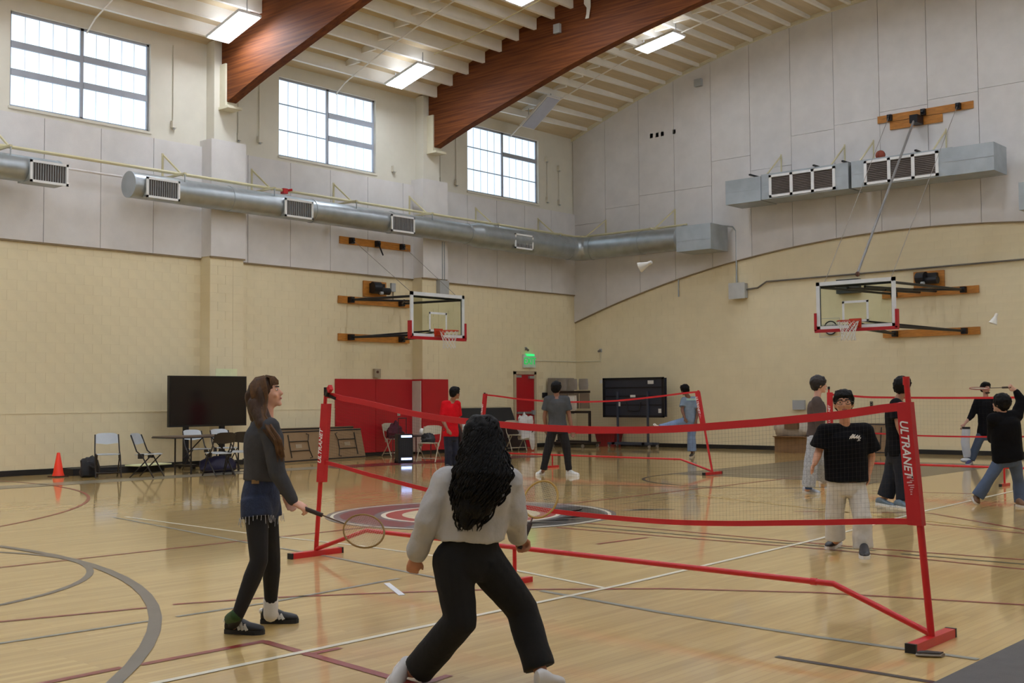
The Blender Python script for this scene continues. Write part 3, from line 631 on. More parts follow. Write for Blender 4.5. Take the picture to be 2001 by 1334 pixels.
def hoop(label, O, n, l, D, topz, long_brace, rim_z=3.05, net_len=0.42, mid_z=3.9):
    O, n, l = V(O), V(n), V(l); z = V((0, 0, 1)); r = thing('basketball_hoop', label, 'hoop', O, 0, 'wall hung basketball hoops')
    W = lambda a, b, c: O + l * a + n * b + z * c
    def plank(a0, a1, z0, z1, t=0.05, b0=0.02): obj('mounting_board', MB().obox(W((a0 + a1) / 2, b0 + t / 2, (z0 + z1) / 2), l * (a1 - a0) / 2, n * t / 2, z * (z1 - z0) / 2), m_wood, r)
    plank(-1.2, 1.2, mid_z - 0.09, mid_z + 0.09); plank(-1.2, 1.2, 2.88, 3.06); plank(-1.2, 1.2, topz - 0.09, topz + 0.09, b0=0.06)
    if long_brace: plank(-0.88, 0.45, topz - 0.3, topz - 0.1, b0=0.06)
    for a in (-0.86, 0.86):
        for zz in (mid_z, 2.97): obj('bracket', MB().obox(W(a, 0.13, zz), l * 0.06, n * 0.07, z * 0.07), m_black, r)
    for a in (-0.86, 0.0, 0.86): obj('pulley', MB().obox(W(a, 0.16, topz), l * 0.055, n * 0.05, z * 0.075).cyl(W(a - 0.03, 0.2, topz), W(a + 0.03, 0.2, topz), 0.05, n=12), m_black, r)
    # frame of arms
    bt, bb = 3.86, 2.97
    for a in (-0.86, 0.86):
        obj('arm', MB().cyl(W(a, 0.15, mid_z), W(a * 0.98, D - 0.05, bt), 0.03, n=8), m_black, r)
        obj('arm', MB().cyl(W(a, 0.15, 2.97), W(a * 0.35, D - 0.06, bb), 0.03, n=8), m_black, r)
        obj('arm', MB().cyl(W(a, 0.15, mid_z), W(-a * 0.15, D * 0.55, (mid_z + bt) / 2 - 0.02), 0.025, n=8), m_black, r)
        obj('arm', MB().cyl(W(a, 0.15, 2.97), W(a * 0.1, D - 0.1, bb + 0.1), 0.022, n=8), m_black, r)
    obj('cross_bar', MB().cyl(W(-0.83, D - 0.06, bt), W(0.83, D - 0.06, bt), 0.022, n=8), m_black, r)
    obj('cross_bar', MB().cyl(W(-0.4, D - 0.06, bb), W(0.4, D - 0.06, bb), 0.03, n=8), m_black, r)
    if long_brace:
        for a in (-0.2, 0.2): obj('arm', MB().cyl(W(a, 0.15, mid_z + 0.0), W(a, D - 0.06, bt - 0.05), 0.03, n=8), m_black, r)
        obj('brace', MB().cyl(W(-0.12, 0.46, topz - 0.25), W(0.02, D - 0.1, 4.12), 0.028, n=8), M('grey_tube', '#8c8a88', 0.4, metal=0.4), r)
        obj('brace_knuckle', MB().ell(W(0.02, D - 0.1, 4.1), 0.05, 0.05, 0.06), M('rusty_steel', '#5b3a2a', 0.7), r); obj('brace_plate', MB().obox(W(-0.12, 0.3, topz - 0.2), l * 0.1, n * 0.19, z * 0.1), m_black, r)
        for a in (-0.86, 0.86): obj('cable', MB().cyl(W(a, 0.22, topz), W(a * 0.9, D - 0.1, 3.95), 0.007, n=5), M('steel_cable', '#8d8780', 0.5), r)
    else:
        for a in (-0.86, 0.86): obj('cable', MB().cyl(W(a, 0.22, topz), W(a * 0.9, D - 0.1, 3.95), 0.006, n=5), M('steel_cable', '#8d8780', 0.5), r)
        obj('cable_hook', MB().cyl(W(0.0, 0.22, topz - 0.05), W(0.06, 0.3, topz - 0.3), 0.02, n=6), m_black, r)
    # winch
    plank(-0.38, 0.38, mid_z + 0.12, mid_z + 0.52)
    w = obj('winch', MB().cyl(W(-0.22, 0.2, mid_z + 0.34), W(0.0, 0.24, mid_z + 0.34), 0.15, n=16).cyl(W(0.0, 0.22, mid_z + 0.27), W(0.3, 0.26, mid_z + 0.27), 0.09, n=16).obox(W(0.02, 0.12, mid_z + 0.34), l * 0.22, n * 0.06, z * 0.12), m_black, r)
    obj('winch_cap', MB().cyl(W(-0.08, 0.34, mid_z + 0.2), W(0.0, 0.36, mid_z + 0.2), 0.04, n=10), m_grey, w)
    # backboard
    z0, z1, hw = 2.9, 3.97, 0.915
    obj('backboard_glass', MB().obox(W(0, D, (z0 + z1) / 2), l * (hw - 0.04), n * 0.006, z * (z1 - z0 - 0.08) / 2), m_clear, r)
    fr = MB()
    for a in (-hw + 0.042, hw - 0.042): fr.obox(W(a, D, (z0 + z1) / 2), l * 0.042, n * 0.02, z * (z1 - z0) / 2)
    for c in (z0 + 0.042, z1 - 0.042): fr.obox(W(0, D, c), l * hw, n * 0.02, z * 0.042)
    obj('backboard_frame', fr, M('backboard_white', '#dfe3e6', 0.4), r)
    fb = MB()
    for a in (-hw + 0.09, hw - 0.09): fb.obox(W(a, D - 0.012, (z0 + z1) / 2), l * 0.008, n * 0.008, z * ((z1 - z0) / 2 - 0.06))
    for c in (z0 + 0.09, z1 - 0.09): fb.obox(W(0, D - 0.012, c), l * (hw - 0.08), n * 0.008, z * 0.008)
    obj('frame_channel', fb, M('channel_grey', '#5b625f', 0.5), r)
    pad = MB().obox(W(0, D, z0 - 0.02), l * (hw + 0.04), n * 0.045, z * 0.035)
    for a in (-hw - 0.02, hw + 0.02): pad.obox(W(a, D, z0 + 0.18), l * 0.028, n * 0.045, z * 0.2)
    obj('edge_padding', pad, m_red, r)
    sq = MB()
    for a in (-0.28, 0.28): sq.obox(W(a, D + 0.009, rim_z + 0.23), l * 0.025, n * 0.002, z * 0.23)
    for c in (rim_z + 0.02, rim_z + 0.44): sq.obox(W(0, D + 0.009, c), l * 0.305, n * 0.002, z * 0.025)
    obj('target_square', sq, M('backboard_white', '#dfe3e6', 0.4), r)
    rc = W(0, D + 0.38, rim_z); ring = [rc + l * (0.23 * math.cos(t)) + n * (0.23 * math.sin(t)) for t in [2 * PI * i / 28 for i in range(28)]]
    rm = obj('rim', MB().tube(ring, 0.012, 7, True), m_rim, r, True)
    obj('rim_bracket', MB().obox(W(0, D + 0.09, rim_z - 0.04), l * 0.09, n * 0.08, z * 0.05).obox(W(0, D + 0.02, rim_z - 0.03), l * 0.14, n * 0.012, z * 0.1), m_rim, rm)
    nt = MB(); K = 12; rows = 6
    def npnt(i, j): t = 2 * PI * (i + 0.5 * (j % 2)) / K; q = j / rows; rr = 0.225 - 0.085 * min(1, q * 1.6) + 0.02 * max(0, q - 0.75) * 4; return rc + l * (rr * math.cos(t)) + n * (rr * math.sin(t)) - z * (net_len * q)
    for j in range(rows):
        for i in range(K):
            a = npnt(i, j)
            for s in ((0, -1) if j % 2 == 0 else (0, 1)): nt.tube([a, npnt(i + s, j + 1)], 0.0055, 4)
    obj('net', nt, m_cord, rm)
    return r
hoop('glass basketball hoop on the window wall beside the exit door', (0, -8.3, 0), (1, 0, 0), (0, 1, 0), 2.3, 5.37, False)
hoop('glass basketball hoop on the end wall with a long diagonal brace', (11.06, 0, 0), (0, -1, 0), (1, 0, 0), 4.2, 8.4, True, mid_z=3.96)

# ------------------------------------------------------------------ fixtures on the walls
def wallbox(name, label, cat, a, b, mat, smooth=False): return tag(obj(name, MB().box(a, b), mat, None, smooth), label, cat)
r = thing('junction_box', 'grey junction box on the end wall with conduits above and to the right', 'junction box', (5.78, 0, 4.12))
obj('body', MB().box((5.55, -0.018, 4.13), (6.01, -0.2, 4.53)), m_grey, r); obj('cover', MB().box((5.53, -0.2, 4.11), (6.03, -0.22, 4.55)), M('pale_grey_cover', '#bcbcb8', 0.4), r)
conduit('wall_conduit', [(5.7, -0.06, 4.53), (5.7, -0.06, 6.0), (5.62, -0.1, 6.12), (5.45, -0.3, 6.14)], 0.022, m_galv, 'vertical conduit from the grey junction box up to the duct box')
conduit('wall_conduit', [(6.01, -0.07, 4.36), (6.35, -0.07, 4.38), (6.62, -0.07, 4.53), (8.0, -0.07, 4.54), (11, -0.07, 4.56), (16, -0.07, 4.6), (23, -0.07, 4.62)], 0.024, M('dark_conduit', '#77716a', 0.5, metal=0.3), 'long horizontal conduit on the end wall above the backboard')
conduit('wall_conduit', [(3.79, -0.04, 5.5), (3.79, -0.04, 4.3)], 0.018, m_galv, 'short grey conduit hanging below the duct box on the end wall')
wallbox('control_box', 'black control box on the end wall seen through the backboard', 'box', (8.69, -0.018, 4.06), (9.29, -0.2, 4.42), M('dark_grey_box', '#35383a', 0.5))
wallbox('wall_box', 'small grey box on the end wall beside the boy in the brown sweater', 'box', (7.34, -0.018, 1.08), (7.68, -0.1, 1.33), m_grey)
for x, z, lb in ((9.5, 1.21, 'small light switch on the end wall between the two boys'), (6.9, 0.41, 'small power outlet low on the end wall left of the cardboard boxes')):
    q = wallbox('wall_outlet', lb, 'outlet', (x - 0.04, -0.018, z - 0.08), (x + 0.04, -0.03, z + 0.08), M('outlet_steel', '#6c675c', 0.4, metal=0.3)); obj('socket', MB().box((x - 0.02, -0.03, z - 0.045), (x + 0.02, -0.034, z - 0.01)).box((x - 0.02, -0.03, z + 0.01), (x + 0.02, -0.034, z + 0.045)), m_black, q)
for x, lb in ((2.95, 'left one of the three small grey plates high on the end wall'), (3.15, 'middle one of the three small grey plates high on the end wall'), (3.33, 'right one of the three small grey plates high on the end wall'), (3.735, 'small dark plate apart to the right of the three plates high on the end wall')):
    q = wallbox('wall_plate', lb, 'plate', (x - 0.05, -0.05, 9.0), (x + 0.05, -0.075, 9.13), M('plate_grey', '#7f7b78' if x < 3.5 else '#565250', 0.5)); obj('plate_screw', MB().cyl((x, -0.075, 9.065), (x, -0.08, 9.065), 0.012, n=8), m_black, q)
wallbox('speaker_box', 'small grey speaker box high on the end wall below the ceiling', 'speaker', (4.5, -0.05, 10.22), (4.72, -0.2, 10.42), m_grey)
wallbox('speaker_box', 'small grey speaker box at the top edge of the picture on the end wall', 'speaker', (11.42, -0.05, 11.16), (11.62, -0.2, 11.36), m_grey)
ck = thing('wall_clock', 'round caged wall clock behind the right backboard', 'clock', (8.45, 0, 3.2))
obj('dial', MB().cyl((8.45, -0.02, 3.2), (8.45, -0.06, 3.2), 0.16, n=24), M('clock_dial', '#d8d6cf', 0.5), ck, True); obj('bezel', MB().tube([(8.45 + 0.17 * math.cos(t), -0.06, 3.2 + 0.17 * math.sin(t)) for t in [2 * PI * i / 24 for i in range(24)]], 0.016, 6, True), m_black, ck, True)
for dz in (-0.24, -0.08, 0.08, 0.24): obj('cage_wire', MB().cyl((8.17, -0.12, 3.2 + dz), (8.73, -0.12, 3.2 + dz), 0.006, n=5), m_grey, ck)
for dx in (-0.28, 0.28): obj('cage_wire', MB().cyl((8.45 + dx, -0.12, 2.96), (8.45 + dx, -0.12, 3.44), 0.006, n=5).cyl((8.45 + dx, -0.12, 3.2), (8.45 + dx, -0.015, 3.2), 0.006, n=5), m_grey, ck)
for a, t in ((0.1, 0.9), (0.07, 2.4)): obj('clock_hand', MB().bar((8.45, -0.064, 3.2), (8.45 + a * math.cos(t), -0.064, 3.2 + a * math.sin(t)), 0.012, 0.004), m_black, ck)
# small boxes with thin conduits on the cream wall between the windows
JB = [(-14.16, 7.44, 9.2), (-12.46, 7.44, 9.2), (-11.87, 7.48, 9.2), (-7.62, 7.4, 0), (-5.89, 7.33, 9.2), (-5.27, 7.36, 9.2), (-1.33, 7.37, 8.6), (-0.77, 7.36, 8.4), (-1.36, 8.59, 0), (-0.78, 8.4, 0)]
JL = ['right of the leftmost window', 'just right of the near pilaster', 'left of the middle window', 'right of the middle window', 'just right of the far pilaster', 'left of the far window', 'lower one right of the far window', 'lower one nearest the corner', 'upper one right of the far window', 'upper one nearest the corner']
for (y, z, zt), lb in zip(JB, JL):
    xw = 0.0
    q = thing('conduit_box', 'tiny pale conduit box high on the window wall, ' + lb, 'conduit box', (xw, y, z - 0.07), 0, 'conduit boxes between the windows')
    obj('body', MB().box((0.003, y - 0.055, z - 0.07), (0.09, y + 0.055, z + 0.08)), m_upper, q); obj('lens', MB().cyl((0.05, y, z - 0.07), (0.05, y, z - 0.1), 0.03, n=10), m_grey, q)
    if zt: obj('riser', MB().cyl((0.022, y, z + 0.08), (0.022, y, zt), 0.012, n=6), m_upper, q)
# grey box and twin conduit on the far pilaster
q = thing('junction_box', 'pale grey junction box on the far pilaster under twin conduits', 'junction box', (0.4, -6.2, 4.2))
obj('body', MB().box((PD, -6.42, 4.2), (PD + 0.14, -5.98 - 0.1, 4.56)), m_grey, q)
for dy in (-0.05, 0.03): obj('riser', MB().cyl((PD + 0.06, -6.2 + dy, 4.56), (PD + 0.06, -6.2 + dy, 5.6), 0.016, n=6), m_galv, q)
wallbox('paper_notice', 'pale yellow paper notice on the near pilaster above the television', 'notice', (PD, -13.28, 1.96), (PD + 0.004, -12.72, 2.13), M('yellow_paper', '#e3e5b8', 0.8))
q = thing('wall_speaker', 'small grey box on the wall above the red pads', 'speaker', (0.02, -8.25, 2.0)); obj('body', MB().box((0.018, -8.34, 1.98), (0.1, -8.14, 2.2)), M('beige_box', '#a99b84', 0.6), q); obj('knob', MB().cyl((0.1, -8.26, 2.12), (0.125, -8.26, 2.12), 0.035, n=10), M('brown_knob', '#5d4136', 0.6), q)
q = thing('fire_alarm', 'small beige device on the wall left of the near hoop winch', 'device', (0.02, -7.65, 4.25)); obj('body', MB().box((0.018, -7.74, 4.2), (0.08, -7.6, 4.42)), m_grey, q); obj('stem', MB().cyl((0.05, -7.67, 4.2), (0.05, -7.67, 3.9), 0.01, n=6), m_black, q)
q = thing('wall_camera', 'tiny camera on the wall above the green exit sign', 'camera', (0.02, -2.39, 2.85)); obj('mount', MB().box((0.018, -2.42, 2.82), (0.06, -2.36, 2.92)), m_grey, q); obj('body', MB().cyl((0.06, -2.4, 2.87), (0.18, -2.46, 2.82), 0.035, n=10), M('camera_grey', '#6f665c', 0.5), q)
wallbox('access_reader', 'small black reader on the wall right of the red door', 'reader', (0.03, -1.66, 1.44), (0.08, -1.47, 1.59), m_black)
q = thing('wall_camera', 'tiny camera on the end wall near the corner', 'camera', (0.98, -0.02, 2.84)); obj('mount', MB().box((0.95, -0.018, 2.8), (1.02, -0.06, 2.9)), m_grey, q); obj('body', MB().cyl((0.98, -0.06, 2.85), (1.0, -0.16, 2.82), 0.035, n=10), M('camera_grey', '#6f665c', 0.5), q)
conduit('wall_conduit', [(0.03, -1.98, 2.53), (0.03, -0.03, 2.53), (0.98, -0.03, 2.53), (0.98, -0.03, 2.82)], 0.014, m_trimc, 'thin cream conduit from the exit sign round the corner')
# exit sign
ex = thing('exit_sign', 'lit green exit sign above the red door', 'exit sign', (0.02, -2.26, 2.32))
obj('case', MB().box((0.018, -2.53, 2.32), (0.08, -2.0, 2.7)), M('sign_white', '#cfd6cc', 0.5), ex)
obj('sign_face', MB().box((0.08, -2.5, 2.35), (0.084, -2.03, 2.67)), M('sign_glow', '#a9c8ae', 0.5, emit=0.06), ex)
text_mesh('lettering', 'EXIT', 0.27, M('sign_letters', '#14b650', 0.4, emit=0.5), ex, (0.086, -2.265, 2.42), (0, 1, 0), (0, 0, 1), 0.003, 0, 0.004, 'CENTER')
obj('lamp_head', MB().box((0.03, -2.42, 2.655), (0.12, -2.1, 2.72)), M('sign_lamp', '#35e07a', 0.5, emit=0.6), ex)
# red exit door
door_1 = tag(empty('door_1', (0, -2.43, 0)), kind='structure')
fr = MB().box((0.0, -2.93, 0), (0.06, -2.85, 2.2)).box((0.0, -2.04, 0), (0.06, -1.95, 2.2)).box((0.0, -2.93, 2.12), (0.06, -1.95, 2.22))
obj('door_frame', fr, M('door_frame_paint', '#b9a68a', 0.5), door_1)
lf = obj('door_leaf', MB().box((0.0, -2.85, 0.01), (0.035, -2.04, 2.12)), m_red, door_1)
obj('panic_bar', MB().box((0.035, -2.82, 0.98), (0.09, -2.1, 1.04)), m_galv, lf); obj('bar_end', MB().box((0.035, -2.16, 0.95), (0.11, -2.06, 1.08)), m_galvd, lf)
obj('door_closer', MB().box((0.035, -2.3, 2.0), (0.1, -2.08, 2.08)), m_galv, lf); obj('hinge_plate', MB().box((0.035, -2.83, 2.03), (0.045, -2.6, 2.1)), m_galv, lf)
# red wall pads
def pad(label, a, b, seams=()):
    r = thing('wall_pad', label, 'wall pad', ((a[0] + b[0]) / 2, (a[1] + b[1]) / 2, min(a[2], b[2])), 0, 'red wall pads')
    return r
r = pad('wide red vinyl pad on the wall under the near hoop', (0.02, -9.59, 0.1), (0.08, -7.0, 1.94))
for y0, y1 in ((-9.59, -8.3), (-8.29, -7.0)): obj('cushion', MB().box((0.019, y0, 0.1), (0.075, y1, 1.94)), m_red, r)
obj('socket_plate', MB().box((0.075, -7.55, 1.0), (0.08, -7.45, 1.15)), m_galv, r)
r = pad('red vinyl pad wrapped round the far pilaster', (0.02, -6.95, 0.1), (PD + 0.06, -6.05, 1.94))
obj('cushion', MB().box((0.046, -7.0 + 0.005, 0.1), (PD + 0.055, -6.945, 1.945)), m_red, r); obj('cushion', MB().box((PD + 0.0015, -6.945, 0.1), (PD + 0.055, -6.04, 1.945)), m_red, r)
obj('edge_strip', MB().box((0.047, -7.02, 0.06), (PD + 0.01, -6.996, 1.9)), M('white_strip', '#cfc6b8', 0.5), r)
# ------------------------------------------------------------------ nets
m_thread = M('net_thread', '#2b231b', 0.8, var=0.1); m_sleeve = M('red_sleeve', '#b9161f', 0.6, var=0.06, bump=0.1, bscale=40); m_print = M('white_print', '#e8e4e4', 0.6)
def smooth_pts(pts, n=40):
    out = []; xs = [p[0] for p in pts]
    for i in range(n + 1):
        x = xs[0] + (xs[-1] - xs[0]) * i / n
        k = max(0, min(len(pts) - 2, sum(1 for q in xs[1:-1] if q <= x)))
        p0, p1, p2, p3 = pts[max(k - 1, 0)], pts[k], pts[k + 1], pts[min(k + 2, len(pts) - 1)]
        t = (x - p1[0]) / (p2[0] - p1[0]); z = 0.5 * ((2 * p1[1]) + (-p0[1] + p2[1]) * t + (2 * p0[1] - 5 * p1[1] + 4 * p2[1] - p3[1]) * t * t + (-p0[1] + 3 * p1[1] - 3 * p2[1] + p3[1]) * t ** 3)
        out.append((x, z))
    return out
def interp(c, x):
    for (a, za), (b, zb) in zip(c, c[1:]):
        if x <= b: return za + (zb - za) * (x - a) / (b - a)
    return c[-1][1]
def net_system(label, yl, yr, xl, xr, xlt, xrt, ztop, top, bot, mid_x, bends, tube_z, mesh_step, logo, sleeve_z):
    Y = lambda x: yl + (yr - yl) * (x - xl) / (xr - xl)
    r = thing('badminton_net', label, 'net', ((xl + xr) / 2, (yl + yr) / 2, 0), 0, 'portable red badminton nets')
    for xb, xt, s in ((xl, xlt, -1), (xr, xrt, 1)):
        y = Y(xb)
        obj('post', MB().tube([(xb, y, 0.04), (xb + (xt - xb) * 0.5, y, ztop * 0.5), (xt, y, ztop)], [0.021, 0.021, 0.016], 10), m_redm, r, True)
        ft = obj('foot', MB().box((xb - 0.03, y - 0.29, 0.0), (xb + 0.03, y + 0.29, 0.05)), m_redm, r)
        for q in (-1, 1): obj('end_cap', MB().box((xb - 0.032, y + q * 0.285, 0.0), (xb + 0.032, y + q * 0.305, 0.052)), m_black, ft)
        z0, z1 = sleeve_z; lean = (xt - xb) / ztop
        a0, a1 = xb + lean * z0, xb + lean * z1; w = 0.045; ix = -s
        sl = obj('sleeve', MB().add([(a0 + s * 0.022, y - 0.03, z0), (a0 + ix * 0.066, y - 0.026, z0 + 0.002), (a1 + ix * 0.062, y - 0.026, z1 - 0.005), (a1 + s * 0.022, y - 0.03, z1), (a0 + s * 0.022, y + 0.03, z0), (a0 + ix * 0.066, y + 0.026, z0), (a1 + ix * 0.062, y + 0.026, z1), (a1 + s * 0.022, y + 0.03, z1)],
                                   [(0, 1, 2, 3), (7, 6, 5, 4), (0, 4, 5, 1), (1, 5, 6, 2), (2, 6, 7, 3), (3, 7, 4, 0)]), m_sleeve, r)
        if logo:
            dn = V((-lean, 0, -1)).normalized(); L = z1 - z0
            if s > 0:
                o = V((a1 - 0.042, y - 0.0305, z1 - 0.10 * L / 0.68)); text_mesh('lettering', 'ULTRANET', 0.064 * L / 0.68, m_print, sl, o, dn, V((1, 0, -lean)), 0.001, 0.25, 0.0012)
                f = L / 0.68; e1 = V((1, 0, -lean)).normalized(); pm = MB()                       # worn small print below the name
                for a_, b_, l_, h_ in ((0.318, 0.028, 0.011, 0.02), (0.336, 0.036, 0.004, 0.012), (0.346, 0.022, 0.008, 0.016), (0.362, 0.03, 0.006, 0.018), (0.374, 0.034, 0.006, 0.012), (0.386, 0.028, 0.005, 0.01), (0.398, 0.027, 0.006, 0.006), (0.411, 0.026, 0.006, 0.005)):
                    pm.obox(o + dn * a_ * f + e1 * b_ * f, dn * l_ * 0.5 * f, e1 * h_ * 0.9 * f, V((0, 0.001, 0)))
                obj('small_print', pm, M('faded_print', '#d9a5a8', 0.7), sl)
            else:
                o = V((a0 + 0.04, y - 0.0305, z0 + 0.16 * L / 0.68)); text_mesh('lettering', 'ULTRANET', 0.06 * L / 0.68, m_print, sl, o, -dn, V((-1, 0, lean)), 0.001, 0.25, 0.0012)
        obj('post_cap', MB().cyl((xt, y, ztop - 0.03), (xt, y, ztop + 0.02), 0.02, n=10), m_black if s < 0 else m_redm, r)
    # bent base tube and middle leg
    b0, b1 = bends
    obj('base_tube', MB().tube([(xl, Y(xl), 0.06), (b0, Y(b0), tube_z), ((b0 + b1) / 2, Y((b0 + b1) / 2), tube_z), (b1, Y(b1), tube_z), (xr, Y(xr), 0.06)], 0.019, 10), m_redm, r, True)
    for q in (0.33, 0.97): x = b0 + (b1 - b0) * q; obj('tube_joint', MB().cyl((x - 0.02, Y(x), tube_z), (x + 0.02, Y(x), tube_z), 0.0225, n=10), m_redm, r)
    ym = Y(mid_x); obj('middle_leg', MB().cyl((mid_x, ym, tube_z), (mid_x, ym, 0.04), 0.016, n=10), m_redm, r)
    ft = obj('foot', MB().box((mid_x - 0.022, ym - 0.19, 0.0), (mid_x + 0.022, ym + 0.19, 0.04)), m_redm, r); obj('end_cap', MB().box((mid_x - 0.024, ym - 0.2, 0), (mid_x + 0.024, ym - 0.185, 0.042)), m_black, ft)
    tp, bt = smooth_pts(top), smooth_pts(bot)
    for nm, c, h in (('top_tape', tp, 0.05 if mesh_step < 0.04 else 0.034), ('bottom_tape', bt, 0.035 if mesh_step < 0.04 else 0.026)):
        vs = []; fs = []
        for x, z in c:
            y = Y(x); vs += [(x, y - 0.004, z - h / 2), (x, y - 0.004, z + h / 2), (x, y + 0.004, z + h / 2), (x, y + 0.004, z - h / 2)]
        for i in range(len(c) - 1):
            for k in range(4): fs.append((4 * i + k, 4 * i + (k + 1) % 4, 4 * i + 4 + (k + 1) % 4, 4 * i + 4 + k))
        obj(nm, MB().add(vs, fs), m_redc, r)
    mb = MB(); xa, xb = max(tp[0][0], bt[0][0]), min(tp[-1][0], bt[-1][0]); n = int((xb - xa) / mesh_step); rows = int(0.64 / mesh_step)
    def flat(p, q, t=0.00038):
        p, q = V(p), V(q); d = (q - p).normalized(); a = d.cross(V((0, 1, 0))).normalized() * t; b = V((0, t, 0))
        mb.add([p + a, p - a * 0.5 + b, p - a * 0.5 - b, q + a, q - a * 0.5 + b, q - a * 0.5 - b], [(0, 1, 4, 3), (1, 2, 5, 4), (2, 0, 3, 5)])
    for i in range(1, n):
        x = xa + (xb - xa) * i / n; flat((x, Y(x), interp(bt, x)), (x, Y(x), interp(tp, x)))
    for j in range(1, rows):
        q = j / rows; prev = None
        for i in range(0, 33):
            x = xa + (xb - xa) * i / 32; p = (x, Y(x), interp(bt, x) * (1 - q) + interp(tp, x) * q)
            if prev: flat(prev, p)
            prev = p
    tag(obj('net_mesh', mb, m_thread, r), kind='stuff')
    return r
n1 = net_system('large red badminton net in the foreground with white lettering on its sleeves', -21.4, -21.66, 13.72, 19.575, 13.86, 19.46, 1.53,
    [(13.84, 1.48), (14.06, 1.45), (15.24, 1.295), (16.26, 1.225), (17.0, 1.205), (17.68, 1.215), (18.48, 1.27), (19.01, 1.32), (19.44, 1.375)],
    [(13.8, 0.865), (14.48, 0.775), (15.3, 0.673), (16.5, 0.595), (17.46, 0.576), (18.08, 0.595), (18.83, 0.65), (19.48, 0.70)], 16.25, (14.45, 18.96), 0.285, 0.026, True, (0.68, 1.40))
# loose strap and clip at the top of the left post
y = -21.41
obj('strap_clip', MB().bar((13.86, y, 1.49), (14.02, y, 1.445), 0.03, 0.025).bar((13.9, y - 0.02, 1.47), (13.96, y - 0.03, 1.54), 0.03, 0.025), m_black, n1)
obj('loose_strap', MB().bar((13.95, y - 0.03, 1.52), (13.99, y - 0.04, 1.55), 0.035, 0.05), m_redc, n1)
net_system('red badminton net in the middle distance behind the grey shirted player', -9.5, -9.56, 4.7, 10.68, 4.92, 10.4, 1.54,
    [(4.95, 1.51), (6.0, 1.41), (7.15, 1.352), (8.45, 1.369), (9.43, 1.444), (10.4, 1.53)], [(4.85, 0.85), (6.0, 0.77), (7.7, 0.72), (9.4, 0.79), (10.52, 0.88)], 6.83, (5.4, 9.99), 0.26, 0.05, True, (0.86, 1.54))
net_system('red badminton net at the far right in front of the end wall', -9.3, -9.3, 12.88, 18.9, 12.9, 18.8, 1.58,
    [(12.95, 1.46), (13.65, 1.41), (15.5, 1.39), (17.0, 1.41), (18.8, 1.5)], [(12.95, 0.83), (14.5, 0.77), (16.1, 0.78), (18.8, 0.86)], 15.85, (13.5, 18.2), 0.29, 0.06, True, (0.8, 1.5))
# phone-sized card under the near foot
q = thing('sandal', 'flat dark sandal tucked beside the foot of the foreground net', 'sandal', (19.66, -22.0, 0)); obj('sole', MB().loft([((19.63, -22.0, 0.01), (0, 0.03, 0), (0, 0, 0.01)), ((19.67, -21.985, 0.012), (0, 0.036, 0), (0, 0, 0.012)), ((19.75, -21.94, 0.01), (0, 0.03, 0), (0, 0, 0.01))], 10), M('taupe_foam', '#8d8276', 0.8), q, True)
obj('footbed', MB().loft([((19.635, -21.998, 0.022), (0, 0.024, 0), (0, 0, 0.006)), ((19.67, -21.985, 0.026), (0, 0.03, 0), (0, 0, 0.006)), ((19.745, -21.943, 0.022), (0, 0.024, 0), (0, 0, 0.006))], 10), M('dark_footbed', '#3a302c', 0.8), q, True)

# ------------------------------------------------------------------ shuttlecocks and rackets
def shuttle(c, d, label, s=1.0):
    c, d = V(c), V(d).normalized(); r = thing('shuttlecock', label, 'shuttlecock', c, 0, 'shuttlecocks in the air'); u, w = basis(d); m = M('feather_white', '#e9e6e0', 0.7)
    obj('cork', MB().loft([(c + d * (0.045 * s), u * 0.004 * s, w * 0.004 * s), (c + d * 0.04 * s, u * 0.012 * s, w * 0.012 * s), (c + d * 0.02 * s, u * 0.0135 * s, w * 0.0135 * s)], 12), m, r, True)
    for k in range(16):
        t = 2 * PI * k / 16; e = u * math.cos(t) + w * math.sin(t); g = (w * math.cos(t) - u * math.sin(t))
        p0 = c + d * 0.02 * s + e * 0.011 * s; p1 = c - d * 0.045 * s + e * 0.034 * s
        obj('feather', MB().add([p0 - g * 0.002 * s, p0 + g * 0.002 * s, p0.lerp(p1, 0.55) + g * 0.008 * s, p1 + g * 0.007 * s, p1 + e * 0.001, p1 - g * 0.007 * s, p0.lerp(p1, 0.55) - g * 0.006 * s], [(0, 1, 2, 3, 4, 5, 6)]), m, r)
shuttle(at(1262, 517, 7.2), CR * 0.8 + CU * 0.35 + CF * -0.3, 'white shuttlecock flying in front of the duct box', 0.95)
shuttle(at(1944, 622, 9.5), CU * 0.9 + CR * 0.35, 'white shuttlecock flying at the right edge of the picture', 1.0)
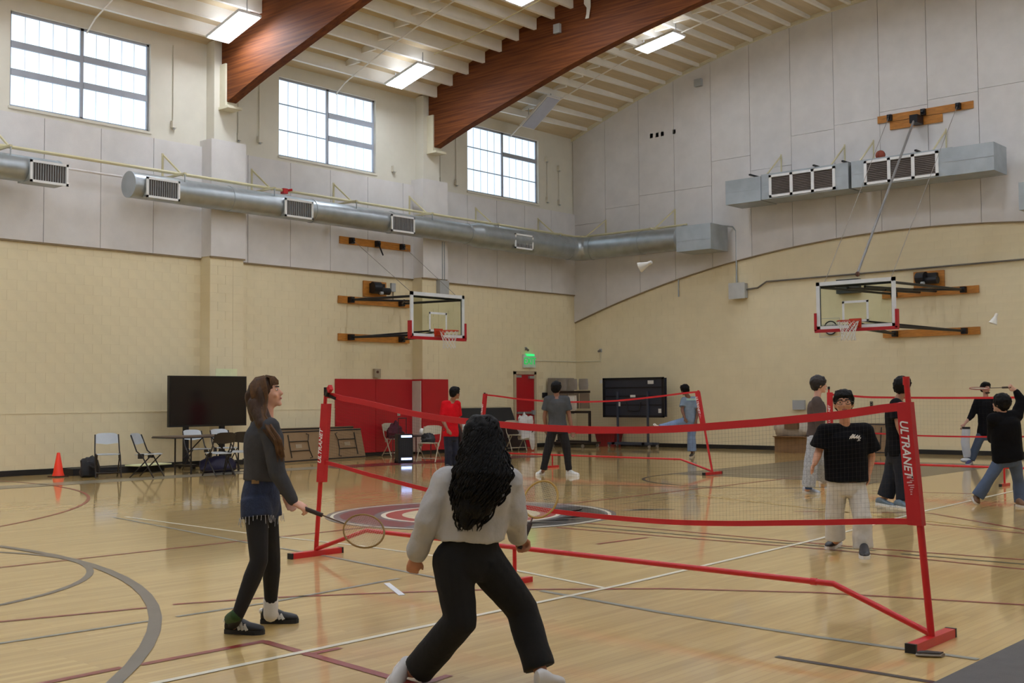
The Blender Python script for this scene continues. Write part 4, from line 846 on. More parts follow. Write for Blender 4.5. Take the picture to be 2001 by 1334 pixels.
def racket(label, ph, pc, nrm, col, hw=0.1, hl=0.125):
    """ph: end of the grip in the hand, pc: centre of the head"""
    ph, pc = V(ph), V(pc); d = (pc - ph).normalized(); nrm = V(nrm); nrm = (nrm - d * nrm.dot(d)).normalized(); sd = d.cross(nrm)
    r = thing('badminton_racket', label, 'racket', ph, 0, 'badminton rackets'); m = M('racket_' + col.strip('#'), col, 0.4)
    obj('grip', MB().cyl(ph - d * 0.03, ph + d * 0.13, 0.014, 0.013, 10), M('dark_grip', '#3b2e2a', 0.8), r, True)
    obj('shaft', MB().cyl(ph + d * 0.13, pc - d * hl, 0.0045, n=8), M('brown_shaft', '#5a4336', 0.4), r, True)
    fr = obj('head_frame', MB().tube([pc + d * (hl * math.cos(t)) + sd * (hw * math.sin(t)) for t in [2 * PI * i / 32 for i in range(32)]], 0.006, 6, True), m, r, True)
    mb = MB()
    for i in range(-9, 10):
        a = i / 10; w = math.sqrt(1 - a * a)
        mb.tube([pc + sd * (hw * a) - d * (hl * w), pc + sd * (hw * a) + d * (hl * w)], 0.0006, 3); mb.tube([pc + d * (hl * a) - sd * (hw * w), pc + d * (hl * a) + sd * (hw * w)], 0.0006, 3)
    tag(obj('strings', mb, M('racket_string', '#c9c4b4', 0.6), r), kind='stuff'); return r

# ------------------------------------------------------------------ chairs
def make_chair(mp, mf, ms):
    t = empty('folding_chair')
    for s in (-1, 1):
        obj('leg', MB().tube([(s * 0.225, 0.22, 0.01), (s * 0.225, 0.0, 0.4), (s * 0.22, -0.12, 0.5), (s * 0.21, -0.24, 0.80)], 0.013, 7), mf, t, True, True)
        obj('leg', MB().tube([(s * 0.2, -0.26, 0.01), (s * 0.2, 0.16, 0.425)], 0.012, 7), mf, t, True, True)
        obj('hinge_plate', MB().box((s * 0.205 - 0.006, -0.1, 0.36), (s * 0.205 + 0.006, 0.02, 0.45)), mf, t, False, True)
    obj('crossbar', MB().cyl((-0.225, 0.17, 0.1), (0.225, 0.17, 0.1), 0.009, n=6), mf, t, True, True); obj('crossbar', MB().cyl((-0.2, -0.21, 0.07), (0.2, -0.21, 0.07), 0.009, n=6), mf, t, True, True)
    # curved backrest with rounded corners
    vs = []; fs = []; n = 10
    for i in range(n + 1):
        u = -1 + 2 * i / n; x = 0.215 * u; bow = 0.035 * (1 - u * u); top = 0.83 - 0.05 * abs(u) ** 5; low = 0.64 - 0.025 * (1 - abs(u))
        for yy in (0, 0.014): vs += [(x, -0.19 - bow + yy, low), (x, -0.255 - bow + yy, top)]
    for i in range(n):
        a = 4 * i; b = a + 4; fs += [(a, a + 1, b + 1, b), (a + 2, b + 2, b + 3, a + 3), (a + 1, a + 3, b + 3, b + 1), (a, b, b + 2, a + 2)]
    fs += [(0, 2, 3, 1), (4 * n, 4 * n + 1, 4 * n + 3, 4 * n + 2)]
    obj('backrest', MB().add(vs, fs), mp, t, True, True)
    obj('seat', MB().loft([((0, -0.19, 0.43), (0.17, 0, 0), (0, 0, 0.008)), ((0, -0.15, 0.435), (0.2, 0, 0), (0, 0, 0.014)), ((0, 0.0, 0.43), (0.21, 0, 0), (0, 0, 0.014)), ((0, 0.17, 0.445), (0.205, 0, 0), (0, 0, 0.014)), ((0, 0.22, 0.435), (0.17, 0, 0), (0, 0, 0.008))], 16), ms, t, True, True)
    return t
m_chl = M('pale_grey_steel', '#b4b9bd', 0.4, metal=0.2, var=0.05); m_chd = M('bronze_steel', '#2e2824', 0.45, metal=0.3, var=0.08); m_chb = M('beige_steel', '#b3a891', 0.45, metal=0.2)
chA = make_chair(m_chl, m_chd, m_chl); chB = make_chair(m_chd, m_chd, m_chl); chC = make_chair(m_chb, m_chb, m_chb)
fc = lambda vx, vy: math.atan2(-vx, vy)
used = {}
def chair(proto, loc, face, label, group='folding chairs by the wall'):
    o = proto if proto not in used else copy_tree(proto); used[proto] = 1
    place(o, loc, fc(*face), label); tag(o, None, 'chair', group); return o
chair(chA, (1.95, -16.75, 0), (0.9, -0.42), 'grey folding chair facing the camera, right of the orange cone')
chair(chA, (2.6, -16.3, 0), (0.85, 0.55), 'grey folding chair turned sideways at the left end of the table')
chair(chA, (1.45, -14.45, 0), (1, -0.1), 'pale folding chair behind the table under the television screen')
chair(chA, (1.4, -13.75, 0), (1, -0.1), 'pale folding chair behind the table beside the sweater girl\'s back')
chair(chB, (3.35, -15.25, 0), (-0.95, 0.1), 'dark backed folding chair in front of the table, left one of two')
chair(chB, (3.2, -14.7, 0), (-0.95, 0.25), 'dark backed folding chair in front of the table, nearest the sweater girl')
chair(chC, (0.55, -8.1, 0), (1, -0.2), 'beige folding chair with a maroon bag against the red pads')
chair(chC, (3.3, -9.6, 0), (0.4, -0.9), 'beige folding chair half hidden behind the red shirted player')
chair(chC, (1.2, -4.2, 0), (0.95, -0.4), 'beige folding chair with a white jacket left of the red door')
# folding table in front of the television
q = thing('folding_table', 'dark folding table in front of the television with chairs around it', 'table', (2.2, -14.9, 0))
obj('tabletop', MB().box((1.85, -15.75, 0.72), (2.6, -13.7, 0.745)), M('brown_laminate', '#6b5a4b', 0.5), q); obj('table_edge', MB().box((1.84, -15.76, 0.705), (2.61, -13.69, 0.722)), m_black, q)
for y in (-15.3, -14.2):
    for x in (1.95, 2.5): obj('leg', MB().cyl((x, y, 0), (x, y, 0.71), 0.016, n=8), m_chd, q)
    obj('crossbar', MB().cyl((1.95, y, 0.18), (2.5, y, 0.18), 0.012, n=8), m_chd, q); obj('brace', MB().cyl((2.22, y, 0.3), (2.22, y + (0.45 if y < -15 else -0.45), 0.7), 0.012, n=8), m_chd, q)
# television on a stand
q = thing('television', 'large black television screen on a stand in front of the near pilaster', 'television', (0.85, -13.75, 0))
obj('bezel', MB().box((0.76, -14.73, 0.88), (0.83, -12.79, 1.955)), M('tv_bezel', '#0d0c0d', 0.35), q); obj('screen', MB().box((0.83, -14.7, 0.92), (0.833, -12.82, 1.93)), M('tv_glass', '#141013', 0.12, spec=0.5), q)
for y in (-14.28, -13.38): obj('column', MB().box((0.72, y - 0.05, 0.1), (0.8, y + 0.05, 0.95)), m_black, q)
obj('foot_rail', MB().box((0.5, -14.36, 0.05), (1.12, -14.2, 0.1)).box((0.5, -13.46, 0.05), (1.12, -13.3, 0.1)), m_black, q)
for x in (0.55, 1.07):
    for y in (-14.28, -13.38): obj('caster', MB().cyl((x, y - 0.02, 0.03), (x, y + 0.02, 0.03), 0.03, n=10), m_black, q)
# cone
q = thing('traffic_cone', 'orange traffic cone on the floor by the window wall', 'cone', (0.95, -17.2, 0)); mo = M('cone_orange', '#ff3a16', 0.5, var=0.03)
obj('cone', MB().lathe([(0.115, 0.02), (0.095, 0.08), (0.03, 0.45), (0.022, 0.46)], (0.95, -17.2, 0), 20), mo, q, True); obj('base', MB().box((0.81, -17.34, 0), (1.09, -17.06, 0.022)), M('cone_base', '#3a211a', 0.7), q)
# bags and things on the floor along the wall
def blob(name, label, cat, c, rx, ry, rz, mat, rot=0.0, amp=0.12, seed=0, flat=True):
    mb = MB().ell((0, 0, 0), 1, 1, 1, n=22, m=14); cs, sn = math.cos(rot), math.sin(rot); out = []
    for p in mb.v:
        k = 1 + amp * noise.noise(p * 1.7 + V((seed, 0, 0))) + amp * 0.5 * noise.noise(p * 4 + V((0, seed, 0))); x, y, z = p.x * rx * k, p.y * ry * k, p.z * rz * k
        if flat: z = max(z, -rz * 0.62)
        out.append(V((c[0] + x * cs - y * sn, c[1] + x * sn + y * cs, c[2] + z + (rz * 0.62 if flat else 0))))
    mb.v = out; o = obj(name, mb, mat, None, True); return tag(o, label, cat)
m_bagk = M('black_nylon', '#15151a', 0.6, var=0.15, bump=0.3, bscale=20); m_bagn = M('navy_nylon', '#1f1b38', 0.6, var=0.15, bump=0.3, bscale=20)
bg = blob('backpack', 'black bag slumped under the chair by the orange cone', 'bag', (1.42, -16.82, 0), 0.16, 0.25, 0.23, m_bagk, 0.5, 0.28, 3)
obj('strap', MB().tube([(1.52, -16.95, 0.26), (1.64, -16.86, 0.18), (1.62, -16.72, 0.06)], 0.018, 6), m_bagk, bg, True)
q = thing('equipment_case', 'long flat black case on the floor behind the chairs', 'case', (0.8, -15.7, 0)); obj('body', MB().box((0.55, -16.9, 0), (0.95, -14.9, 0.13)), m_bagk, q); obj('handle', MB().tube([(0.95, -16.2, 0.07), (1.02, -16.15, 0.07), (1.02, -15.95, 0.07), (0.95, -15.9, 0.07)], 0.012, 6), m_black, q)
tag(obj('paper_folder', MB().obox((1.0, -15.3, 0.145), (0.2, 0.05, 0.0), (-0.1, 0.42, 0.0), (0, 0, 0.012)), M('yellow_paper', '#e3e5b8', 0.8)), 'pale yellow folder lying on the case behind the chairs', 'folder')
blob('duffel_bag', 'navy bag heaped under the table by the dark chairs', 'bag', (2.25, -14.5, 0), 0.25, 0.45, 0.2, m_bagn, 0.1, 0.18, 5)
blob('duffel_bag', 'dark bag on the floor just left of the sweater girl\'s hip', 'bag', (2.3, -13.35, 0), 0.22, 0.35, 0.17, m_bagk, 0.4, 0.2, 8)
# folded tables standing on edge
m_tb = M('folded_table_top', '#8a6f4f', 0.6, var=0.08, scale=4)
def folded_table(label, p0, p1, lean, h=0.76, grp='folded tables against the walls'):
    p0, p1 = V(p0), V(p1); d = (p1 - p0).normalized(); n = V((d.y, -d.x, 0));
    if n.dot(CAM - p0) < 0: n = -n
    up = (V((0, 0, 1)) - n * lean).normalized(); nn = d.cross(up).normalized()
    if nn.dot(CAM - p0) < 0: nn = -nn
    L = (p1 - p0).length; r = thing('folded_table', label, 'table', (p0 + p1) / 2, 0, grp); Q = lambda a, b, c: p0 + d * a + up * b + nn * c
    obj('tabletop', MB().obox(Q(L / 2, h / 2, 0), d * L / 2, up * h / 2, nn * 0.014), m_tb, r)
    obj('edge_band', MB().obox(Q(L / 2, h - 0.03, 0.018), d * L / 2, up * 0.012, nn * 0.006).obox(Q(L / 2, 0.03, 0.018), d * L / 2, up * 0.012, nn * 0.006), m_black, r)
    for a0, s in ((0.28, 1), (L - 0.28, -1)):
        obj('folded_leg', MB().tube([Q(a0, 0.1, 0.03), Q(a0, h - 0.1, 0.03)], 0.012, 6), m_chd, r)
        obj('folded_leg', MB().tube([Q(a0, h * 0.65, 0.03), Q(a0 + s * 0.62, h * 0.65, 0.03), Q(a0 + s * 0.68, h * 0.85, 0.03), Q(a0 + s * 0.6, h * 0.88, 0.03)], 0.011, 6), m_chd, r)
        obj('folded_leg', MB().tube([Q(a0, h * 0.35, 0.03), Q(a0 + s * 0.62, h * 0.35, 0.03), Q(a0 + s * 0.68, h * 0.12, 0.03), Q(a0 + s * 0.6, h * 0.1, 0.03)], 0.011, 6), m_chd, r)
        obj('folded_leg', MB().tube([Q(a0 + s * 0.62, h * 0.35, 0.03), Q(a0 + s * 0.62, h * 0.65, 0.03)], 0.011, 6), m_chd, r)
        obj('sticker', MB().obox(Q(a0 + s * 0.3, h * 0.5, 0.017), d * 0.1, up * 0.045, nn * 0.002), M('sticker_tan', '#9c8c74', 0.7), r)
    return r
folded_table('brown table folded on edge in front, left of the red pads', (0.78, -11.75, 0), (0.42, -8.95, 0), 0.25, 0.74)
folded_table('brown table folded on edge at the back, leaning on the wall', (0.35, -11.9, 0), (0.22, -9.1, 0), 0.12, 0.78)
folded_table('brown table folded on edge against the end wall behind the boys', (8.5, -0.55, 0), (10.2, -0.5, 0), 0.2, 0.76)
# maroon bag on a chair, dark stuff on another, white jacket on the third
blob('maroon_bag', 'maroon bag sitting on the beige chair against the red pads', 'bag', (0.56, -8.08, 0.445), 0.19, 0.21, 0.24, M('maroon_cloth', '#4a1226', 0.8, var=0.15, bump=0.3, bscale=20), 0, 0.5, 11)
blob('dark_bag', 'small black bag on the chair behind the red shirted player', 'bag', (3.28, -9.62, 0.445), 0.17, 0.16, 0.13, m_bagk, 0, 0.4, 13)
tag(obj('white_ball', MB().ell((2.45, -9.0, 0.665), 0.065, 0.065, 0.085), M('white_plastic', '#dedad4', 0.5), None, True), 'small white bundle on the dark side table behind the red shirted player', 'bundle')
q = thing('side_table', 'small dark red side table against the red pads behind the red player', 'table', (2.3, -9.2, 0)); obj('tabletop', MB().box((2.0, -9.6, 0.55), (2.6, -8.75, 0.58)), M('dark_top', '#2b1d1d', 0.5), q)
for x, y in ((2.05, -9.55), (2.55, -9.55), (2.05, -8.8), (2.55, -8.8)): obj('leg', MB().cyl((x, y, 0), (x, y, 0.55), 0.014, n=6), M('maroon_steel', '#5a1719', 0.5), q)
jk = blob('white_jacket', 'white jacket with dark stripes draped over the chair by the door', 'jacket', (1.32, -3.95, 0.3), 0.2, 0.3, 0.44, M('white_jacket_cloth', '#cfcbc8', 0.8, var=0.05, bump=0.4, bscale=14), 0.3, 0.45, 17)
obj('stripe', MB().obox((1.52, -4.12, 0.6), (0.01, 0.1, 0.015), (0.0, 0.0, 0.012), (0.01, -0.002, 0)).obox((1.53, -3.86, 0.55), (0.0, 0.07, 0.07), (0, -0.008, 0.008), (0.01, 0, 0)), m_black, jk)
obj('hanging_sleeve', MB().loft([((1.5, -3.95, 0.5), (0.1, 0, 0), (0, 0.13, 0)), ((1.55, -3.93, 0.3), (0.07, 0, 0), (0, 0.1, 0)), ((1.56, -3.92, 0.08), (0.04, 0, 0), (0, 0.06, 0)), ((1.56, -3.92, 0.03), (0.02, 0, 0), (0, 0.03, 0))], 12), M('white_jacket_cloth', '#cfcbc8'), jk, True)
# loudspeaker trolley
q = thing('party_speaker', 'black upright loudspeaker with two glowing light bars and a pull handle', 'speaker', (3.08, -10.15, 0)); c = V((3.0, -10.1, 0))
ax = V((0.87, -0.49, 0)); ay = V((0.49, 0.87, 0))
B_ = lambda a, b, z: c + ax * a + ay * b + V((0, 0, z))
obj('cabinet', MB().obox(B_(0, 0, 0.33), ax * 0.16, ay * 0.17, V((0, 0, 0.32))), M('speaker_black', '#0d0e12', 0.4), q); obj('speaker_mesh', MB().obox(B_(0.163, 0, 0.33), ax * 0.004, ay * 0.145, V((0, 0, 0.2))), M('speaker_grille', '#14161c', 0.7), q)
for z in (0.6, 0.1): obj('light_bar', MB().obox(B_(0.165, 0.02, z), ax * 0.006, ay * 0.12, V((0, 0, 0.022))), M('speaker_light', '#a8c0ff', 0.4, emit=3.0), q)
for s in (-1, 1): obj('handle_rail', MB().cyl(B_(-0.14, s * 0.09, 0.62), B_(-0.14, s * 0.09, 1.0), 0.009, n=6), m_black, q)
obj('handle_grip', MB().cyl(B_(-0.14, -0.1, 1.0), B_(-0.14, 0.1, 1.0), 0.012, n=6), m_black, q)
for s in (-1, 1): obj('wheel', MB().cyl(B_(-0.12, s * 0.15, 0.045), B_(-0.12, s * 0.19, 0.045), 0.045, n=14), m_black, q)
# dark mats leaning left of the door
q = thing('gym_mat', 'charcoal folded mat leaning on the wall left of the red door', 'mat', (0.4, -4.5, 0), 0, 'folded mats by the door'); obj('panel', MB().prism([(0.1, -5.95, 1.16), (0.1, -3.2, 1.16), (0.5, -3.1, 0.0), (0.5, -5.95, 0.0)], (0.05, 0, 0.01)), M('charcoal_vinyl', '#222427', 0.55, var=0.1), q); obj('edge_strip', MB().bar((0.12, -3.2, 1.15), (0.5, -3.1, 0.02), 0.05, 0.02), m_galvd, q)
q = thing('gym_mat', 'dark maroon mat standing in front of the charcoal mat', 'mat', (0.7, -4.8, 0), 0, 'folded mats by the door'); obj('panel', MB().prism([(0.6, -5.9, 0.72), (0.6, -3.3, 0.72), (0.8, -3.3, 0.0), (0.8, -5.9, 0.0)], (0.05, 0, 0.01)), M('dark_maroon_vinyl', '#2c1a1e', 0.55, var=0.1), q); obj('welt', MB().bar((0.62, -5.9, 0.725), (0.62, -3.3, 0.725), 0.06, 0.015), m_black, q)
# trolley of hanging folding chairs in the corner
q = thing('chair_trolley', 'two tier trolley hung with folded chairs in the corner', 'trolley', (1.0, -1.0, 0)); m_tr = M('trolley_brown', '#2a211b', 0.5)
ox, oy = 0.55, -1.35
for x in (0.4, 1.55): obj('upright', MB().bar((x, oy, 0.12), (x, oy, 1.85 if x < 1 else 1.05), 0.06, 0.06), m_tr, q)
for z in (0.16, 1.02, 1.6): obj('rail', MB().bar((0.35, oy - 0.05, z), (1.6, oy - 0.05, z), 0.05, 0.07), m_tr, q)
obj('deck', MB().box((0.35, -1.7, 0.1), (1.6, -0.9, 0.15)), m_tr, q)
for x in (0.42, 1.52):
    for y in (-1.65, -0.95): obj('caster', MB().cyl((x, y - 0.02, 0.05), (x, y + 0.02, 0.05), 0.05, n=12), M('caster_grey', '#8f8a80', 0.6), q)
obj('side_panel', MB().box((0.12, -1.5, 0.95), (0.4, -0.6, 2.02)), M('grey_locker', '#8a8074', 0.6), q)
for k in range(3):
    x = 0.62 + 0.4 * k
    obj('hung_chair_back', MB().loft([((x, oy - 0.1, 1.66), (0.16, 0, 0), (0, 0.03, 0)), ((x, oy - 0.11, 1.8), (0.18, 0, 0), (0, 0.03, 0)), ((x, oy - 0.11, 1.98), (0.16, 0, 0), (0, 0.03, 0))], 12), M('hung_grey', '#8d857c', 0.6), q, True)
    obj('hung_chair_back', MB().box((x - 0.17, oy - 0.08, 1.12), (x + 0.17, oy - 0.04, 1.56)), M('hung_brown', '#7c6c5a', 0.6), q)
    if k < 2:
        obj('hung_chair_seat', MB().loft([((x, oy - 0.14, 1.05), (0.1, 0, 0), (0, 0.02, 0)), ((x, oy - 0.14, 1.08), (0.16, 0, 0), (0, 0.025, 0)), ((x, oy - 0.15, 1.16), (0.185, 0, 0), (0, 0.03, 0)), ((x, oy - 0.15, 1.38), (0.18, 0, 0), (0, 0.03, 0)), ((x, oy - 0.14, 1.5), (0.16, 0, 0), (0, 0.02, 0))], 14), M('hung_pale', '#c4baab', 0.6), q, True)
        obj('seat_highlight', MB().box((x - 0.09, oy - 0.19, 1.33), (x + 0.09, oy - 0.165, 1.47)), M('hung_white', '#dedad2', 0.5), q, True)
# folded table tennis table
q = thing('table_tennis_table', 'dark blue table tennis table folded upright on wheels against the end wall', 'table', (2.6, -0.8, 0)); mt = M('navy_board', '#2b2e3a', 0.45, var=0.06)
obj('board', MB().box((1.62, -0.72, 0.88), (3.72, -0.76, 1.98)), mt, q); obj('board', MB().box((1.62, -0.6, 0.88), (3.72, -0.64, 1.98)), mt, q)
obj('board_frame', MB().box((1.6, -0.76, 0.86), (1.68, -0.78, 2.0)).box((3.66, -0.76, 0.86), (3.74, -0.78, 2.0)).box((1.6, -0.76, 1.94), (3.74, -0.78, 2.0)).box((1.6, -0.76, 0.86), (3.74, -0.78, 0.92)), m_black, q)
for z in (1.2, 1.45, 1.7): obj('rib', MB().box((1.7, -0.76, z), (3.64, -0.775, z + 0.03)), m_black, q)
for x in (2.15, 3.2): obj('leg', MB().bar((x, -0.8, 0.1), (x, -0.8, 1.6), 0.05, 0.05), M('table_steel', '#3a3f4c', 0.5), q)
obj('crossbar', MB().bar((2.15, -0.8, 0.55), (3.2, -0.8, 0.55), 0.04, 0.04), M('table_steel', '#3a3f4c', 0.5), q); obj('base_rail', MB().box((1.95, -1.05, 0.09), (3.4, -0.95, 0.15)).box((1.95, -0.65, 0.09), (3.4, -0.55, 0.15)).box((2.1, -1.05, 0.09), (2.2, -0.55, 0.15)).box((3.15, -1.05, 0.09), (3.25, -0.55, 0.15)), M('table_steel', '#3a3f4c', 0.5), q)
obj('hinge_frame', MB().tube([(2.45, -0.79, 1.3), (2.5, -0.79, 1.05), (2.9, -0.79, 1.05), (2.95, -0.79, 1.3)], 0.015, 6), m_black, q)
for x, z, w, h in ((3.3, 1.86, 0.1, 0.05), (2.68, 1.47, 0.09, 0.035), (2.2, 1.24, 0.035, 0.06), (3.6, 1.05, 0.05, 0.06), (1.55, 1.9, 0.05, 0.05)): obj('label', MB().box((x - w, -0.785, z - h), (x + w, -0.789, z + h)), M('label_white', '#d8d6d0', 0.6), q)
for x in (1.98, 3.37):
    for y in (-1.0, -0.6): obj('caster', MB().cyl((x - 0.02, y, 0.045), (x + 0.02, y, 0.045), 0.045, n=12), M('caster_grey', '#8f8a80', 0.6), q)
q = thing('red_bin', 'red plastic bin on the floor beside the table tennis table', 'bin', (1.5, -0.4, 0)); fr = lambda x, y, z0, w0, d0, z1, w1, d1: MB().add([(x - w0, y - d0, z0), (x + w0, y - d0, z0), (x + w0, y + d0, z0), (x - w0, y + d0, z0), (x - w1, y - d1, z1), (x + w1, y - d1, z1), (x + w1, y + d1, z1), (x - w1, y + d1, z1)], [(0, 3, 2, 1), (4, 5, 6, 7), (0, 1, 5, 4), (1, 2, 6, 5), (2, 3, 7, 6), (3, 0, 4, 7)])
obj('tub', fr(1.5, -0.36, 0.0, 0.3, 0.16, 0.36, 0.36, 0.2), M('red_plastic', '#8a1c20', 0.5), q); obj('lid_rim', fr(1.5, -0.36, 0.36, 0.385, 0.225, 0.4, 0.385, 0.225), M('red_plastic', '#8a1c20'), q)
# cardboard boxes by the end wall
m_card = M('cardboard', '#8a6a48', 0.85, var=0.08)
q = thing('cardboard_box', 'brown cardboard box on the floor behind the boy in the brown sweater', 'box', (7.9, -1.0, 0)); obj('carton', MB().box((7.45, -1.3, 0), (8.35, -0.6, 0.42)), m_card, q); obj('flap', MB().obox((7.9, -1.36, 0.4), (0.43, 0, 0), (0, 0.08, -0.02), (0, 0.001, 0.006)), m_card, q)
q = thing('cardboard_box', 'second cardboard box standing right of the first, behind the boys', 'box', (8.75, -1.1, 0)); obj('carton', MB().box((8.42, -1.3, 0), (9.1, -0.75, 0.36)), m_card, q); obj('flap', MB().obox((8.76, -1.34, 0.34), (0.32, 0, 0), (0, 0.07, -0.03), (0, 0.001, 0.006)), m_card, q)
bg = blob('plastic_sack', 'clear white sack resting on the cardboard box by the end wall', 'sack', (7.8, -1.0, 0.42), 0.5, 0.3, 0.3, M('sack_plastic', '#b9ad9c', 0.4, var=0.15, bump=0.5, bscale=10), 0.1, 0.2, 21)
obj('sack_content', MB().box((7.75, -1.33, 0.6), (8.1, -1.2, 0.82)), M('sack_brown', '#6e5338', 0.7), bg)
# ------------------------------------------------------------------ people
IR = V((CR.x, CR.y, 0)).normalized(); IT = V((-CF.x, -CF.y, 0)).normalized(); UZ = V((0, 0, 1))   # picture right, towards the viewer, up
def dirv(a, b, c=0.0): return (IR * a + IT * b + UZ * c).normalized()
def skinned(name, mb, mat, parent, vox, sm=3, amp=0.0, nsc=9.0, seed=0.0, label=None):
    """closed overlapping volumes fused into one continuous surface"""
    inv = XF[parent].inverted(); mb.v = [inv @ p for p in mb.v]
    o = bpy.data.objects.new(name, make_mesh(name, mb, None, False)); COL.objects.link(o)
    md = o.modifiers.new('r', 'REMESH'); md.mode = 'VOXEL'; md.voxel_size = vox
    if sm: m2 = o.modifiers.new('s', 'SMOOTH'); m2.iterations = sm; m2.factor = 0.5
    dg = bpy.context.evaluated_depsgraph_get(); me = bpy.data.meshes.new_from_object(o.evaluated_get(dg)); bpy.data.objects.remove(o)
    if amp:
        me.update(); nv = [v.normal.copy() for v in me.vertices]
        for v, n in zip(me.vertices, nv):
            q = v.co * nsc + V((seed, seed * 2, 0)); v.co += n * (amp * (noise.noise(q) + 0.5 * noise.noise(q * 2.3)))
    for p in me.polygons: p.use_smooth = True
    me.materials.clear(); me.materials.append(mat); me.name = name
    o = bpy.data.objects.new(name, me); COL.objects.link(o); o.parent = parent; XF[o] = XF[parent]
    if label: o['label'] = label
    return o
def frame(fwd, up):
    f = V(fwd).normalized(); u = V(up); u = (u - f * u.dot(f)).normalized(); return f.cross(u), f, u      # right, forward, up
def head_shape(mb, c, fwd, up, k):
    R_, F_, U_ = frame(fwd, up); n, m = 22, 16; vs = []; fs = []
    for i in range(m + 1):
        t = -PI / 2 + PI * i / m
        for q in range(n):
            a = 2 * PI * q / n; x = math.cos(t) * math.cos(a); y = math.cos(t) * math.sin(a); z = math.sin(t)
            X, Y, Z = 0.074 * x, 0.094 * y, 0.112 * z
            if z < 0.1:
                w = min(1, (0.1 - z) / 1.1); X *= 1 - 0.32 * w; Y = Y * (1 - 0.22 * w) + 0.016 * w
                if y > 0.3: Y += 0.008 * w
            if y < -0.2 and z > -0.2: Y *= 1.06
            vs.append(c + (R_ * X + F_ * Y + U_ * Z) * k)
    for i in range(m): fs += [(i * n + q, i * n + (q + 1) % n, (i + 1) * n + (q + 1) % n, (i + 1) * n + q) for q in range(n)]
    mb.add(vs, fs)
    P = lambda x, y, z: c + (R_ * x + F_ * y + U_ * z) * k
    mb.cap(P(0, 0.092, 0.012), P(0, 0.108, -0.022), 0.008 * k, 0.013 * k, 8); mb.ell(P(0, 0.104, -0.027), 0.017 * k, 0.012 * k, 0.009 * k, (R_, F_, U_), 10, 6)
    mb.ell(P(0, 0.083, -0.055), 0.022 * k, 0.014 * k, 0.013 * k, (R_, F_, U_), 10, 6); mb.ell(P(0, 0.075, -0.09), 0.024 * k, 0.02 * k, 0.018 * k, (R_, F_, U_), 10, 6)
    mb.ell(P(0, 0.078, 0.035), 0.05 * k, 0.016 * k, 0.01 * k, (R_, F_, U_), 10, 6)
    for s in (-1, 1):
        mb.ell(P(s * 0.076, -0.008, -0.005), 0.010 * k, 0.019 * k, 0.031 * k, (R_, F_, U_), 10, 7)
        mb.ell(P(s * 0.036, 0.07, -0.025), 0.022 * k, 0.014 * k, 0.02 * k, (R_, F_, U_), 10, 6)
    return P
def face(root, P, k, fwd, up, brow=True, eyecol='#2a1a12', lips='#a3564f'):
    R_, F_, U_ = frame(fwd, up)
    for s in (-1, 1):
        e = obj('eye', MB().ell(P(s * 0.032, 0.0835, 0.008), 0.013 * k, 0.006 * k, 0.0065 * k, (R_, F_, U_), 12, 7), M('eye_white', '#d9d2cc', 0.3), root, True)
        obj('iris', MB().ell(P(s * 0.032, 0.0885, 0.008), 0.0062 * k, 0.003 * k, 0.0062 * k, (R_, F_, U_), 10, 6), M('iris_dark', eyecol, 0.3), e, True)
        obj('eyebrow', MB().cap(P(s * 0.016, 0.094, 0.03), P(s * 0.05, 0.083, 0.031), 0.005 * k, 0.0035 * k, 6), M('brow_dark', '#1d1410', 0.9), root, True)
    obj('lips', MB().ell(P(0, 0.0955, -0.054), 0.023 * k, 0.006 * k, 0.0075 * k, (R_, F_, U_), 12, 7), M('lips_' + lips.strip('#'), lips, 0.5), root, True)
def hand_shape(mb, w, d, nrm, k=1.0, curl=0.5, thumb=1, grip=False):
    """w wrist, d direction of the hand, nrm back-of-hand normal"""
    w, d = V(w), V(d).normalized(); nrm = V(nrm); nrm = (nrm - d * nrm.dot(d)).normalized(); s = d.cross(nrm) * thumb
    mb.loft([(w - d * 0.01 * k, s * 0.024 * k, nrm * 0.019 * k), (w + d * 0.03 * k, s * 0.034 * k, nrm * 0.017 * k), (w + d * 0.075 * k, s * 0.041 * k, nrm * 0.014 * k), (w + d * 0.09 * k, s * 0.037 * k, nrm * 0.011 * k)], 14)
    for i, (off, ln) in enumerate(((0.03, 0.068), (0.0105, 0.076), (-0.0095, 0.07), (-0.0285, 0.054))):
        b = w + d * 0.085 * k + s * off * k; c = curl * (1.0 if not grip else 1.7); d1 = (d * math.cos(c * 0.7) - nrm * math.sin(c * 0.7)); d2 = (d * math.cos(c * 1.6) - nrm * math.sin(c * 1.6)); d3 = (d * math.cos(c * 2.3) - nrm * math.sin(c * 2.3))
        p1 = b + d1 * ln * 0.45 * k; p2 = p1 + d2 * ln * 0.32 * k; p3 = p2 + d3 * ln * 0.23 * k
        mb.cap(b - d * 0.015 * k, p1, 0.0092 * k, 0.0082 * k, 8); mb.cap(p1, p2, 0.0082 * k, 0.0075 * k, 8); mb.cap(p2, p3, 0.0075 * k, 0.0065 * k, 8)
    t0 = w + d * 0.03 * k + s * 0.028 * k; t1 = t0 + (d * 0.7 + s * 0.6 - nrm * 0.3).normalized() * 0.035 * k; t2 = t1 + (d * 0.9 + s * (0.1 if not grip else -0.3) - nrm * (0.4 if not grip else 0.9)).normalized() * 0.032 * k
    mb.cap(t0, t1, 0.0125 * k, 0.0095 * k, 8); mb.cap(t1, t2, 0.0095 * k, 0.0075 * k, 8)
TS = [(-0.20, 0.105, 0.092), (-0.08, 0.155, 0.112), (0.05, 0.162, 0.115), (0.25, 0.14, 0.1), (0.42, 0.14, 0.1), (0.65, 0.158, 0.114), (0.82, 0.165, 0.108), (0.93, 0.135, 0.085), (1.02, 0.06, 0.055)]
